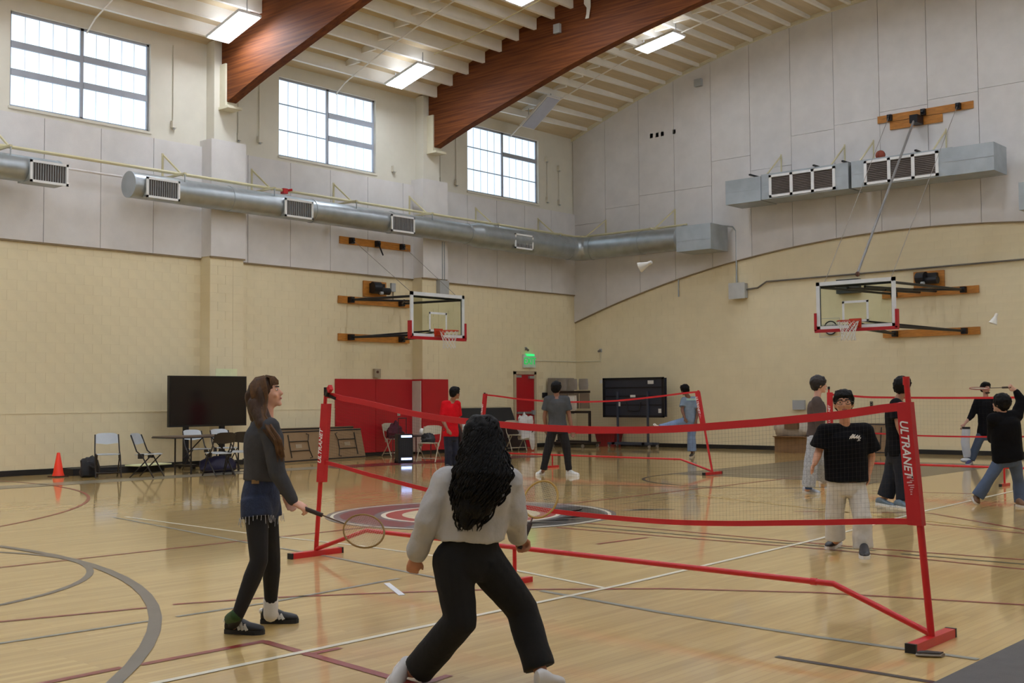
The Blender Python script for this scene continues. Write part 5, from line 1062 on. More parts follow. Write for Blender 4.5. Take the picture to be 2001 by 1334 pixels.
def torso(mb, g, infl=0.0, s0=-0.2, s1=1.02, k=1.0, flare=0.0, boxy=0.0):
    pel, nk = g['pel'], g['nk']; ax = (nk - pel); latH = (g['hpB'] - g['hpA']).normalized(); latS = (g['shB'] - g['shA']).normalized(); secs = []
    for s, w, d in TS:
        if s < s0 - 1e-6 or s > s1 + 1e-6: continue
        q = max(0, min(1, s)); lat = latH.lerp(latS, q).normalized(); dep = lat.cross(ax.normalized()).normalized()
        c = pel + ax * s; wi = w * k * g.get('girth', 1) + infl + flare * max(0, 0.5 - s)
        if boxy and s < 0.82: wi = max(wi, (0.165 * k * g.get('girth', 1) + infl) * boxy)
        di = d * k * g.get('girth', 1) + infl + flare * 0.6 * max(0, 0.5 - s)
        if s > 0.9: di = d * k + infl * 0.6; wi = w * k + infl * 0.6
        secs.append((c, lat * wi, dep * di))
    if abs(s0 + 0.2) > 1e-3:                                         # explicit hem section
        pass
    return mb.loft(secs, 20)
def shoe(root, he, to, up, k, mu, ms, stripes=None, toe_mat=None):
    he, to = V(he), V(to); d = (to - he); L = d.length; d.normalize(); up = V(up); up = (up - d * up.dot(d)).normalized(); sd = d.cross(up)
    b = obj('shoe', MB().loft([(he + d * 0.004 + up * 0.05 * k, sd * 0.022 * k, up * 0.03 * k), (he + d * L * 0.06 + up * 0.058 * k, sd * 0.034 * k, up * 0.045 * k), (he + d * L * 0.22 + up * 0.062 * k, sd * 0.037 * k, up * 0.052 * k), (he + d * L * 0.42 + up * 0.055 * k, sd * 0.038 * k, up * 0.045 * k),
                          (he + d * L * 0.62 + up * 0.043 * k, sd * 0.044 * k, up * 0.032 * k), (he + d * L * 0.82 + up * 0.038 * k, sd * 0.045 * k, up * 0.026 * k), (he + d * L * 0.95 + up * 0.034 * k, sd * 0.032 * k, up * 0.02 * k), (he + d * L * 0.995 + up * 0.03 * k, sd * 0.012 * k, up * 0.01 * k)], 16), mu, root, True)
    out = [(0.0, 0.018), (0.03, 0.032), (0.2, 0.038), (0.42, 0.036), (0.65, 0.047), (0.84, 0.047), (0.96, 0.034), (1.01, 0.01)]
    pl = [he + d * L * a + sd * w * k for a, w in out] + [he + d * L * a - sd * w * k for a, w in reversed(out)]
    obj('sole', MB().prism(pl, up * 0.028 * k), ms, b)
    if stripes:
        for q in range(3):
            for s in (-1, 1):
                a = he + d * L * (0.44 + 0.1 * q) + up * 0.03 * k + sd * s * (0.0395 + 0.003 * q) * k; e = he + d * L * (0.35 + 0.1 * q) + up * (0.088 - 0.012 * q) * k + sd * s * 0.030 * k
                obj('stripe', MB().bar(a, e, 0.018 * k, 0.014, sd), stripes, b)
        obj('heel_tab', MB().ell(he + d * 0.008 + up * 0.082 * k, 0.02 * k, 0.028 * k, 0.02 * k, (d, sd, up), 10, 6), stripes, b, True)
    return b
def hair_short(root, P, k, fwd, up, mat, amp=0.008, fringe=0.5, vox=0.01, vol=1.0, seed=0):
    R_, F_, U_ = frame(fwd, up); mb = MB()
    mb.ell(P(0, -0.016, 0.036), 0.086 * k * vol, 0.1 * k * vol, 0.093 * k * vol, (R_, F_, U_), 20, 12); mb.ell(P(0, -0.05, -0.005), 0.078 * k * vol, 0.062 * k, 0.075 * k, (R_, F_, U_), 18, 10)
    for i in range(9):
        a = -1 + 2 * i / 8; mb.cap(P(0.055 * a, 0.062 - 0.025 * a * a, 0.1), P(0.07 * a, 0.098 - 0.045 * a * a, 0.078 - 0.03 * fringe), 0.02 * k, 0.011 * k, 7)
    for s in (-1, 1): mb.cap(P(s * 0.072, 0.03, 0.05), P(s * 0.077, 0.022, 0.0), 0.018 * k, 0.008 * k, 7)
    return skinned('hair', mb, mat, root, vox, 1, amp, 32, seed)
def person(label, D0, J, fwd, up, o):
    """J: joints as (picture x, picture y, metres behind D0); o: look of the figure"""
    k = o.get('k', 1.0); vox = o.get('vox', 0.009); g = {}
    for n_, v in J.items():
        g[n_] = at(v[0], v[1], D0 + v[2]) if len(v) == 3 else ground(v[0], v[1], 0.0)
    g['pel'] = (g['hpA'] + g['hpB']) / 2; g['nk'] = (g['shA'] + g['shB']) / 2 + (g['shA'] + g['shB'] - g['hpA'] - g['hpB']).normalized() * 0.045 * k; g['girth'] = o.get('girth', 1.0)
    base = (g['heA'] + g['heB']) / 2; base.z = 0
    root = thing('person', label, 'person', base)
    sk = M('skin_' + o['skin'].strip('#'), o['skin'], 0.55, var=0.04, scale=20)
    hd = g['head']; mb = MB(); P = head_shape(mb, hd, fwd, up, k * o.get('hk', 1.09)); kh = k * o.get('hk', 1.09); R_, F_, U_ = frame(fwd, up)
    mb.cap(g['nk'] - (g['nk'] - g['pel']).normalized() * 0.03, hd - U_ * 0.06 * kh - F_ * 0.012, 0.056 * k, 0.05 * k)
    torso(mb, g, 0.0, k=k); mb.cap(g['shA'], g['shB'], 0.058 * k)
    for s in 'AB':
        sh, el, wr = g['sh' + s], g['el' + s], g['wr' + s]; mb.cap(sh, el, 0.05 * k, 0.039 * k); mb.cap(el, el.lerp(wr, 0.3), 0.039 * k, 0.041 * k); mb.cap(el.lerp(wr, 0.3), wr, 0.041 * k, 0.026 * k)
        hdv = (g['fi' + s] - wr) if 'fi' + s in g else (wr - el); hn = o.get('hn' + s, IT if s == 'A' else -IT)
        hand_shape(mb, wr, hdv, hn, k * 0.98, o.get('curl' + s, 0.45), o.get('th' + s, 1), o.get('grip' + s, False))
        hp, kn, an = g['hp' + s], g['kn' + s], g['an' + s]; tr = o.get('thigh', 0.078)
        mb.cap(hp, kn, tr * k, 0.054 * k); mb.cap(kn, kn.lerp(an, 0.3), 0.054 * k, 0.056 * k); mb.cap(kn.lerp(an, 0.3), an, 0.056 * k, 0.037 * k)
        he, to = g['he' + s], g['to' + s]; mb.cap(an, he.lerp(to, 0.2) + V((0, 0, 0.045)) * (1 if len(J['he' + s]) == 2 else 0.2), 0.036 * k, 0.033 * k); mb.cap(he.lerp(to, 0.2) + UZ * 0.04 * (1 if len(J['he' + s]) == 2 else 0.2), he.lerp(to, 0.7) + UZ * 0.035 * (1 if len(J['he' + s]) == 2 else 0.2), 0.03 * k, 0.024 * k)
    skinned('body', mb, sk, root, vox, 2)
    if o.get('face', True): face(root, P, kh, fwd, up, lips=o.get('lips', '#9d5a4e'))
    # upper garment
    sm = M('cloth_' + o['shirt'].strip('#'), o['shirt'], 0.9, var=0.10, scale=9, bump=0.35, bscale=35, spec=0.15); mb = MB(); inf = o.get('sinf', 0.022)
    torso(mb, g, inf, o.get('hem', -0.08), 0.93 if not o.get('collar') else 1.02, k, o.get('flare', 0.0), o.get('boxy', 0.0)); mb.cap(g['shA'], g['shB'], 0.058 * k + inf * 0.7)
    mb.cap(g['shA'].lerp(g['nk'], 0.35), g['shB'].lerp(g['nk'], 0.35), 0.05 * k + inf * 0.4)
    slv = o.get('sleeve', 0.5); sr = o.get('sr', 0.018)
    for s in 'AB':
        sh, el, wr = g['sh' + s], g['el' + s], g['wr' + s]
        if slv <= 1.0:
            e = sh.lerp(el, slv); d = (el - sh).normalized(); u, w = basis(d); r0, r1 = 0.052 * k + sr, 0.05 * k + sr * 1.7
            mb.loft([(sh - d * 0.02, u * r0 * 0.9, w * r0 * 0.9), (sh + d * 0.02, u * r0, w * r0), (e - d * 0.004, u * r1, w * r1), (e, u * r1, w * r1)], 16)
        else:
            e = el.lerp(wr, slv - 1.0); mb.cap(sh, el, 0.052 * k + sr, 0.044 * k + sr); mb.cap(el, e, 0.044 * k + sr, o.get('cuff', 0.03) * k + sr * 0.6)
    skinned('shirt' if slv <= 1 else 'sweater', mb, sm, root, vox * 1.15, 2, o.get('samp', 0.006), 8.0, D0)
    # lower garment
    pm = o['pants']; pmat = pm if not isinstance(pm, str) else M('cloth_' + pm.strip('#'), pm, 0.9, var=0.10, scale=9, bump=0.35, bscale=30); mb = MB(); pr = o.get('pr', (0.09, 0.075, 0.07)); plen = o.get('plen', 2.0)
    torso(mb, g, o.get('pinf', 0.016), -0.2, o.get('waist', 0.25), k)
    for s in 'AB':
        hp, kn, an = g['hp' + s], g['kn' + s], g['an' + s]
        if plen <= 1.0: mb.loft([(hp.lerp(kn, q), basis(kn - hp)[0] * (pr[0] + (pr[1] - pr[0]) * q) * k, basis(kn - hp)[1] * (pr[0] + (pr[1] - pr[0]) * q) * k) for q in (-0.05, 0.2, 0.4, plen - 0.01, plen)], 18)
        else:
            mb.cap(hp, kn, pr[0] * k, pr[1] * k); e = kn.lerp(an, plen - 1.0); d = (e - kn).normalized(); u, w = basis(d)
            mb.loft([(kn - d * 0.02, u * pr[1] * k, w * pr[1] * k)] + [(kn.lerp(e, q), u * (pr[1] + (pr[2] - pr[1]) * q) * k, w * (pr[1] + (pr[2] - pr[1]) * q) * k) for q in (0.25, 0.5, 0.8, 0.99, 1.0)], 18)
    if o.get('butt'): mb.ell(at(*o['butt'][:2], D0 + o['butt'][2]), *o['butt'][3])
    skinned(o.get('pname', 'trousers'), mb, pmat, root, vox * 1.15, 2, o.get('pamp', 0.007), 7.0, D0 + 3)
    if 'tights' in o:
        mb = MB()
        for s in 'AB':
            hp, kn, an = g['hp' + s], g['kn' + s], g['an' + s]; mb.cap(hp, kn, 0.083 * k, 0.058 * k); mb.cap(kn, kn.lerp(an, 0.3), 0.058 * k, 0.060 * k); mb.cap(kn.lerp(an, 0.3), an, 0.06 * k, 0.041 * k); mb.cap(an, g['he' + s].lerp(g['to' + s], 0.2) + UZ * 0.05, 0.041 * k, 0.038 * k)
        skinned('tights', mb, M('black_tights', o['tights'], 0.8, var=0.1), root, vox, 2)
    for s in 'AB':
        lifted = len(J['he' + s]) == 3; up_ = UZ if not lifted else (g['kn' + s] - g['an' + s]).normalized()
        shc = o.get('shoe' + s, o['shoe']); shoe(root, g['he' + s], g['to' + s], up_, k * o.get('sk', 1.0), M('shoe_' + shc[0].strip('#'), shc[0], 0.5), M('sole_' + shc[1].strip('#'), shc[1], 0.6), M('shoe_stripe', '#dcd8d2', 0.5) if o.get('stripes') else None)
    return root, g, P, kh
m_hairk = M('black_hair', '#0a0809', 0.6, spec=0.18, var=0.3, scale=40, stretch=(1, 1, 0.15), bump=0.4, bscale=90); m_hairb = M('brown_hair', '#402c1e', 0.55, spec=0.25, var=0.35, scale=30, stretch=(1, 1, 0.15), bump=0.4, bscale=90)

# --- girl in grey sweater and denim shorts, in profile on the left
fw, up = dirv(0.97, -0.02, 0.22), V((0, 0, 1))
m_denim = M('denim', '#222c47', 0.85, var=0.2, scale=25, bump=0.4, bscale=80)
D = 7.3
rt, g, P, kh = person('girl in grey sweater, denim shorts and black tights holding a racket low', D, dict(
    head=(520, 769, 0.0), shA=(527, 836, -0.16), shB=(508, 832, 0.14), elA=(541, 922, -0.2), wrA=(574, 981, -0.2), fiA=(604, 996, -0.2), elB=(535, 915, 0.2), wrB=(556, 960, 0.2),
    hpA=(500, 980, -0.09), hpB=(518, 980, 0.09), knA=(506, 1096, -0.17), anA=(466, 1198, -0.2), heA=(440, 1236), toA=(516, 1239), knB=(531, 1088, 0.12), anB=(529, 1182, 0.18), heB=(509, 1217), toB=(583, 1216)),
    fw, up, dict(k=0.95, hk=0.93, vox=0.0085, skin='#d9a48c', lips='#b96a66', shirt='#46464a', sleeve=1.93, sr=0.012, sinf=0.016, hem=0.25, collar=True, cuff=0.032, pants=m_denim, pname='shorts', plen=0.26, pr=(0.1, 0.108, 0), waist=0.42, pinf=0.007, tights='#121013', thigh=0.08, shoe=('#17171b', '#1f1e20'), stripes=True, gripA=True, curlA=0.75, hnA=UZ + IT * 0.4, thA=-1, sk=1.0, pamp=0.003, samp=0.004))
mb = MB(); px = lambda x, y, dd: at(x, y, D + dd)
R_, F_, U_ = frame(fw, up)
mb.ell(P(0, -0.02, 0.028), 0.086 * kh, 0.104 * kh, 0.098 * kh, (R_, F_, U_), 20, 12)
mb.cap(px(497, 775, 0.0), px(503, 814, 0.0), 0.062, 0.05); mb.cap(px(499, 790, -0.06), px(514, 828, -0.15), 0.05, 0.045); mb.cap(px(514, 828, -0.16), px(540, 858, -0.23), 0.042, 0.03); mb.cap(px(540, 858, -0.23), px(553, 890, -0.24), 0.03, 0.014)
mb.cap(px(508, 765, -0.07), px(514, 815, -0.11), 0.026, 0.036); mb.cap(px(513, 792, -0.075), px(526, 830, -0.15), 0.024, 0.03); mb.cap(px(503, 800, 0.05), px(520, 840, 0.06), 0.04, 0.03)
hr = skinned('hair', mb, m_hairb, rt, 0.009, 3, 0.002, 30, 4)
mb = MB()
for i in range(26):
    a = -1 + 2 * i / 25; random.seed(i); mb.tube([P(0.03 * a, 0.03, 0.122), P(0.056 * a, 0.082 - 0.02 * a * a, 0.1), P(0.066 * a, 0.1 - 0.04 * a * a, 0.07), P(0.07 * a + random.uniform(-0.004, 0.004), 0.099 - 0.04 * a * a, 0.045)], [0.006, 0.006, 0.005, 0.0015], 5)
for i in range(110):                                                # locks from the parting round the head and down
    random.seed(100 + i); q = random.random(); f = -0.09 + 0.12 * q; w = random.uniform(-0.006, 0.006)
    p0 = P(-0.01 * random.random(), f * 0.5, 0.124); p1 = P(-0.062, f * 0.85, 0.085 + w); p2 = P(-0.088, f * 0.95, 0.03); p3 = P(-0.09, f * 0.9 - 0.005, -0.03)
    side = [p0, p1, p2, p3] if (fw.cross(V((0, 0, 1)))).dot(IT) < 0 else [P(0.01, f * 0.5, 0.124), P(0.062, f * 0.85, 0.085 + w), P(0.088, f * 0.95, 0.03), P(0.09, f * 0.9 - 0.005, -0.03)]
    if q > 0.42: e = [px(503 + 16 * q, 812, -0.12 - 0.04 * random.random()), px(512 + 20 * q, 834, -0.2 - 0.03 * random.random()), px(526 + 24 * q, 860, -0.245 - 0.02 * random.random()), px(531 + 26 * q, 878 + 26 * random.random(), -0.245 - 0.02 * random.random())]
    else: e = [px(493 + 22 * q, 800, -0.06 - 0.03 * random.random()), px(496 + 24 * q, 812 + 6 * random.random(), -0.07), px(498 + 26 * q, 820 + 8 * random.random(), -0.075)]
    pts = side + e; n = len(pts); mb.tube(pts, [0.006] * (n - 2) + [0.0045, 0.001], 5)
tag(obj('hair_strands', mb, M('light_brown_hair', '#5c3f26', 0.5, spec=0.25, var=0.35, scale=30), hr, True), kind='stuff')
sp = obj('sock', MB().cap(g['anB'] + UZ * 0.035, g['anB'] - UZ * 0.06, 0.047, 0.046), M('white_sock', '#d9d4cf', 0.9), rt, True)
obj('sock', MB().cap(g['anA'] - UZ * 0.01 - IR * 0.012, g['heA'].lerp(g['toA'], 0.14) + UZ * 0.085, 0.04, 0.04), M('green_sock', '#2f4a26', 0.9), rt, True)
mb = MB()
for s in 'AB':
    hp, kn = g['hp' + s], g['kn' + s]; c = hp.lerp(kn, 0.26); u, w = basis(kn - hp)
    for i in range(26):
        t = 2 * PI * i / 26; random.seed(i + (50 if s == 'A' else 0)); q = c + (u * math.cos(t) + w * math.sin(t)) * 0.103; mb.tube([q, q - UZ * (0.02 + 0.035 * random.random()) + u * random.uniform(-0.01, 0.01)], 0.0018, 4)
tag(obj('frayed_hem', mb, M('white_fray', '#b9bac4', 0.9), rt), kind='stuff')
obj('hip_patch', MB().obox(at(499, 941, D - 0.145), IR * 0.022, UZ * 0.012, IT * 0.004), M('leather_patch', '#8a6a44', 0.7), rt)
racket('badminton racket held low by the girl in the grey sweater', at(592, 992, D - 0.2), at(711, 1037, D - 0.28), CR * 0.35 - CF * 0.9 + CU * 0.45, '#8a6a34', 0.105, 0.125)

# --- girl seen from behind in the foreground, lunging
D = 5.9; fw, up = dirv(0.12, -0.97, 0.1), dirv(-0.05, -0.1, 1)
rt, g, P, kh = person('girl with long curly black hair, grey sweatshirt and black trousers lunging forward', D, dict(
    head=(944, 862, -0.02), shA=(872, 940, 0.0), shB=(994, 944, 0.05), elA=(832, 1020, -0.05), wrA=(812, 1085, 0.02), fiA=(806, 1112, 0.04), elB=(1004, 1010, 0.1), wrB=(1014, 1050, 0.22), fiB=(1022, 1072, 0.3),
    hpA=(884, 1096, 0.0), hpB=(948, 1096, 0.05), knA=(900, 1212, -0.05), anA=(815, 1312, 0.1), heA=(785, 1302, 0.22), toA=(762, 1352, 0.04), knB=(1020, 1192, 0.12), anB=(1056, 1310, 0.0), heB=(1046, 1350), toB=(1102, 1342)),
    fw, up, dict(k=0.95, vox=0.009, skin='#b98066', shirt='#b4b1b1', sleeve=1.95, sr=0.024, sinf=0.03, hem=0.25, collar=True, cuff=0.036, pants='#0b0a0c', pr=(0.112, 0.088, 0.088), waist=0.42, pinf=0.008, thigh=0.085, shoe=('#c9c5c4', '#dedbd8'), face=False, curlA=0.9, thA=-1, curlB=0.9, gripB=True, samp=0.014, pamp=0.005, boxy=0.95, plen=1.96))
px = lambda x, y, dd: at(x, y, D + dd); mb = MB()
R_, F_, U_ = frame(fw, up); mb.ell(P(0, -0.01, 0.03), 0.098 * kh, 0.11 * kh, 0.105 * kh, (R_, F_, U_), 20, 12)
mb.cap(px(943, 870, -0.06), px(938, 930, -0.11), 0.1, 0.11); mb.cap(px(938, 930, -0.11), px(928, 985, -0.14), 0.11, 0.09); mb.cap(px(928, 985, -0.14), px(914, 1018, -0.15), 0.08, 0.045); mb.cap(px(918, 900, -0.06), px(905, 985, -0.11), 0.055, 0.055); mb.cap(px(968, 900, -0.06), px(960, 970, -0.11), 0.05, 0.05)
hr = skinned('hair', mb, m_hairk, rt, 0.011, 1, 0.012, 22, 9)
mb = MB()
for i in range(420):
    random.seed(500 + i); a = random.uniform(-1, 1); y0 = random.choice((random.uniform(812, 845), random.uniform(822, 870), random.uniform(850, 960))); a *= min(1, 0.35 + (y0 - 812) / 45); y1 = min(1038, y0 + random.uniform(60, 120)); hw = lambda y: 36 + 22 * min(1, max(0, (y - 850) / 70)) - 34 * max(0, (y - 960) / 75)
    cx = lambda y: 944 - 26 * max(0, (y - 930) / 100); ph = random.uniform(0, 6.28); fq = random.uniform(14, 24); pts = []; rr = random.uniform(0.0035, 0.006)
    for q in range(19):
        t = q / 18; y = y0 + (y1 - y0) * t; bulge = (0.03 + 0.06 * min(1, max(0, (y - 812) / 25)) + 0.11 * min(1, max(0, (y - 835) / 90))) * (1 - 0.25 * max(0, (y - 960) / 75)); dz = -bulge * math.sqrt(max(0.02, 1 - a * a)) - 0.035
        pts.append(px(cx(y) + a * hw(y) + 3.6 * math.sin(ph + t * fq), y, dz + 0.009 * math.cos(ph + t * fq)))
    mb.tube(pts, [rr] * 16 + [rr * 0.8, rr * 0.5, rr * 0.2], 5)
tag(obj('curls', mb, m_hairk, hr, True), kind='stuff')
racket('gold framed badminton racket held up by the lunging girl in front', g['wrB'].lerp(g['fiB'], 0.6), at(1056, 975, D + 0.42), CF * 0.9 + CR * 0.3, '#b08a3a', 0.09, 0.115)

# --- boy in black t-shirt facing the camera
D = 10.85; fw, up = dirv(-0.25, 0.95, 0.08), dirv(-0.04, 0, 1)
rt, g, P, kh = person('boy in glasses, black t-shirt and pale baggy trousers walking towards the net', D, dict(
    head=(1649, 789, -0.03), shA=(1611, 843, 0.0), shB=(1691, 843, 0.02), elA=(1600, 882, 0.02), wrA=(1592, 905, -0.12), fiA=(1583, 919, -0.2), elB=(1703, 890, 0.05), wrB=(1698, 924, 0.0), fiB=(1697, 940, -0.02),
    hpA=(1638, 945, 0.0), hpB=(1671, 945, 0.0), knA=(1630, 1006, 0.04), anA=(1633, 1056, 0.1), heA=(1640, 1063), toA=(1618, 1074), knB=(1685, 1010, -0.12), anB=(1686, 1076, -0.12), heB=(1688, 1078), toB=(1690, 1093)),
    fw, up, dict(k=0.93, hk=1.14, vox=0.009, skin='#c08a6c', lips='#8c4f48', shirt='#0c0c10', sleeve=0.8, sr=0.03, sinf=0.038, hem=0.05, boxy=1.0, pants='#c6c1bb', pr=(0.1, 0.092, 0.1), waist=0.05, pinf=0.016, plen=1.92, sk=1.15, shoe=('#26262c', '#d4d0cc'), girth=1.06, thB=-1, hnB=IR, hnA=-IR, curlA=0.35))
hair_short(rt, P, kh, fw, up, m_hairk, 0.008, 0.35, 0.009, 1.04, 2)
gl = MB(); R_, F_, U_ = frame(fw, up)
for s in (-1, 1): gl.tube([P(s * 0.034 + 0.027 * math.cos(t), 0.1 - 0.008 * abs(math.cos(t)), 0.008 + 0.02 * math.sin(t)) for t in [2 * PI * i / 16 for i in range(16)]], 0.003, 6, True); gl.tube([P(s * 0.061, 0.094, 0.012), P(s * 0.078, 0.06, 0.012), P(s * 0.08, -0.005, 0.008)], 0.0025, 5)
gl.tube([P(-0.008, 0.103, 0.012), P(0, 0.106, 0.015), P(0.008, 0.103, 0.012)], 0.0028, 5)
obj('glasses', gl, M('glasses_black', '#17120f', 0.4), rt, True)
# white brush mark on the chest
def chest(dx, dz): c = at(1672 + dx, 853 + dz, D - 0.185); return c
mb = MB()
for (x0, y0, x1, y1, r0, r1) in ((-12, 4, -7, -1, 0.003, 0.005), (-11, 1, -5, -4, 0.003, 0.006), (-8, 3, -3, -3, 0.005, 0.004), (-5, 2, -1, -4, 0.005, 0.004), (-3, 3, 2, -1, 0.004, 0.005), (0, 2, 4, -3, 0.005, 0.004), (2, 3, 7, -1, 0.004, 0.005), (5, 4, 8, -2, 0.004, 0.004), (6, 6, 10, 2, 0.004, 0.003), (-9, 1, 8, 1, 0.004, 0.004), (3, 8, 9, 7, 0.002, 0.002)):
    mb.cap(chest(x0, y0), chest(x1, y1), r0, r1, 8)
obj('chest_print', mb, M('print_white', '#d9d6d4', 0.8), rt, True)

# --- boy in black shirt and navy trousers behind the right post
D = 15.3; fw, up = dirv(0.8, -0.6, -0.05), V((0, 0, 1))
rt, g, P, kh = person('boy in black shirt and navy trousers standing behind the right net post', D, dict(
    head=(1764, 757, 0.0), shA=(1750, 789, -0.15), shB=(1755, 789, 0.15), elA=(1756, 832, -0.24), wrA=(1773, 872, -0.24), fiA=(1782, 884, -0.2), elB=(1742, 850, 0.2), wrB=(1737, 880, 0.2), fiB=(1736, 893, 0.2),
    hpA=(1757, 884, -0.09), hpB=(1750, 884, 0.09), knA=(1766, 932, -0.1), anA=(1768, 978, -0.1), heA=(1749, 990), toA=(1786, 996), knB=(1742, 930, 0.08), anB=(1730, 972, 0.12), heB=(1713, 985), toB=(1748, 991)),
    fw, up, dict(k=1.02, vox=0.0115, skin='#a87a62', shirt='#101014', girth=1.12, sk=0.88, sleeve=0.7, sr=0.022, sinf=0.026, hem=-0.08, pants='#161a26', pr=(0.11, 0.105, 0.11), pinf=0.02, shoe=('#5f6f7c', '#d8d8d6'), plen=1.95))
hair_short(rt, P, kh, fw, up, m_hairk, 0.009, 0.7, 0.0115, 1.12, 5)
# --- boy in brown sweater
D = 17.3; fw, up = dirv(0.98, -0.1, 0.0), V((0, 0, 1))
rt, g, P, kh = person('boy in brown sweater and pale patterned trousers in profile by the end wall', D, dict(
    head=(1600, 752, 0.0), shA=(1596, 784, -0.16), shB=(1596, 784, 0.16), elA=(1602, 822, -0.2), wrA=(1600, 850, -0.2), fiA=(1601, 862, -0.2), elB=(1592, 824, 0.2), wrB=(1600, 850, 0.2), fiB=(1603, 862, 0.2),
    hpA=(1592, 858, -0.09), hpB=(1597, 858, 0.09), knA=(1584, 908, -0.08), anA=(1580, 953, -0.05), heA=(1570, 962), toA=(1601, 966), knB=(1606, 900, 0.1), anB=(1608, 936, 0.3), heB=(1602, 941), toB=(1628, 946)),
    fw, up, dict(k=1.0, vox=0.0115, skin='#d0a08c', shirt='#564b48', sleeve=1.5, sr=0.028, sinf=0.026, hem=0.05, pants=M('patterned_cotton', '#a9acb4', 0.9, var=0.25, scale=45, bump=0.3), pr=(0.105, 0.1, 0.1), pinf=0.018, shoe=('#b9bfcc', '#d4cec4'), plen=1.93))
hair_short(rt, P, kh, fw, up, M('dark_brown_hair', '#1a1212', 0.6, var=0.3, scale=30), 0.009, 0.8, 0.0115, 1.1, 6)
obj('sneaker_collar', MB().cyl(g['anA'] - UZ * 0.02, g['anA'] + UZ * 0.02, 0.05, n=12), M('blue_collar', '#3b5686', 0.8), rt, True)
# --- man in black sweater by the end wall
D = 24.6; fw, up = dirv(0.1, 0.99, 0.05), V((0, 0, 1))
rt, g, P, kh = person('man in black sweater and jeans standing by the end wall holding a white bag', D, dict(
    head=(1926, 759, 0.0), shA=(1910, 783, 0.0), shB=(1943, 783, 0.0), elA=(1899, 811, 0.05), wrA=(1885, 828, 0.0), fiA=(1880, 837, -0.02), elB=(1950, 812, 0.05), wrB=(1949, 832, 0.0), fiB=(1949, 841, 0),
    hpA=(1919, 846, 0.0), hpB=(1935, 846, 0.0), knA=(1908, 872, 0.0), anA=(1896, 900, 0.0), heA=(1899, 904), toA=(1889, 909), knB=(1950, 868, 0.1), anB=(1966, 888, 0.3), heB=(1964, 893), toB=(1974, 899)),
    fw, up, dict(k=1.0, vox=0.014, skin='#c09280', shirt='#121216', sleeve=1.45, sr=0.025, sinf=0.028, hem=-0.08, pants='#475468', pr=(0.1, 0.085, 0.085), pinf=0.018, shoe=('#3a3c6a', '#c8c8cc'), plen=1.95))
hair_short(rt, P, kh, fw, up, m_hairk, 0.008, 0.3, 0.013, 1.05, 7)
obj('beard', MB().loft([(P(-0.05, 0.05, -0.06), R_ * 0.0, F_ * 0.0)] * 0 + [(P(0, 0.062, -0.075), V(P(0.05, 0, 0) - P(0, 0, 0)), V(P(0, 0.038, 0) - P(0, 0, 0))), (P(0, 0.066, -0.1), V(P(0.032, 0, 0) - P(0, 0, 0)), V(P(0, 0.026, 0) - P(0, 0, 0)))], 14), M('beard_dark', '#2a1d18', 0.9), rt, True)
c = at(1888, 835, D - 0.05); bz = ground(1886, 889)
q = thing('white_bag', 'tall narrow white bag with a dark opening held by the man at the wall', 'bag', (c.x, c.y, 0.1)); top = c; low = V((c.x, c.y, 0.14))
obj('bag_body', MB().loft([(low, IR * 0.07, IT * 0.05), (low.lerp(top, 0.12), IR * 0.085, IT * 0.06), (low.lerp(top, 0.5) - IR * 0.03, IR * 0.09, IT * 0.07), (low.lerp(top, 0.95), IR * 0.085, IT * 0.07)], 14), M('white_nylon', '#c9ccd2', 0.6, var=0.06, bump=0.3, bscale=15), q, True)
obj('bag_opening', MB().loft([(low.lerp(top, 0.95), IR * 0.08, IT * 0.066), (low.lerp(top, 1.02), IR * 0.085, IT * 0.06)], 14), m_black, q, True); obj('bag_foot', MB().ell(low + IR * -0.03 - UZ * 0.06, 0.11, 0.07, 0.05, (IR, IT, UZ)), M('white_nylon', '#c9ccd2'), q, True)
# --- player in black hoodie reaching up
D = 15.45; fw, up = dirv(-0.5, -0.85, 0.15), dirv(0.05, 0, 1)
rt, g, P, kh = person('player in black hoodie and flared jeans reaching up at the right edge', D, dict(
    head=(1956, 789, 0.0), shA=(1941, 819, -0.05), shB=(1986, 812, 0.05), elA=(1940, 856, 0.12), wrA=(1950, 840, 0.32), fiA=(1955, 832, 0.36), elB=(1996, 784, 0.1), wrB=(1984, 762, 0.12), fiB=(1972, 754, 0.14),
    hpA=(1957, 896, 0.0), hpB=(1981, 892, 0.0), knA=(1932, 936, 0.0), anA=(1910, 970, 0.05), heA=(1901, 974, 0.1), toA=(1908, 986, -0.02), knB=(1990, 940, 0.1), anB=(1995, 982, 0.1), heB=(1988, 989), toB=(2006, 992)),
    fw, up, dict(k=0.97, vox=0.0115, skin='#c99c86', face=True, shirt='#0e0d10', sleeve=1.8, sr=0.03, sinf=0.045, hem=-0.08, boxy=1.0, pants='#4c5a74', pr=(0.095, 0.075, 0.09), pinf=0.018, shoe=('#6b4a30', '#cfc9c2'), plen=1.98, gripB=True, curlB=0.7))
hair_short(rt, P, kh, fw, up, m_hairk, 0.009, 0.4, 0.0115, 1.15, 8)
racket('badminton racket swung overhead by the player in the black hoodie', g['wrB'].lerp(g['fiB'], 0.7), g['fiB'] + IR * -0.44 - UZ * 0.03 + IT * 0.1, UZ + IT * 0.15, '#8c3a34', 0.1, 0.125)
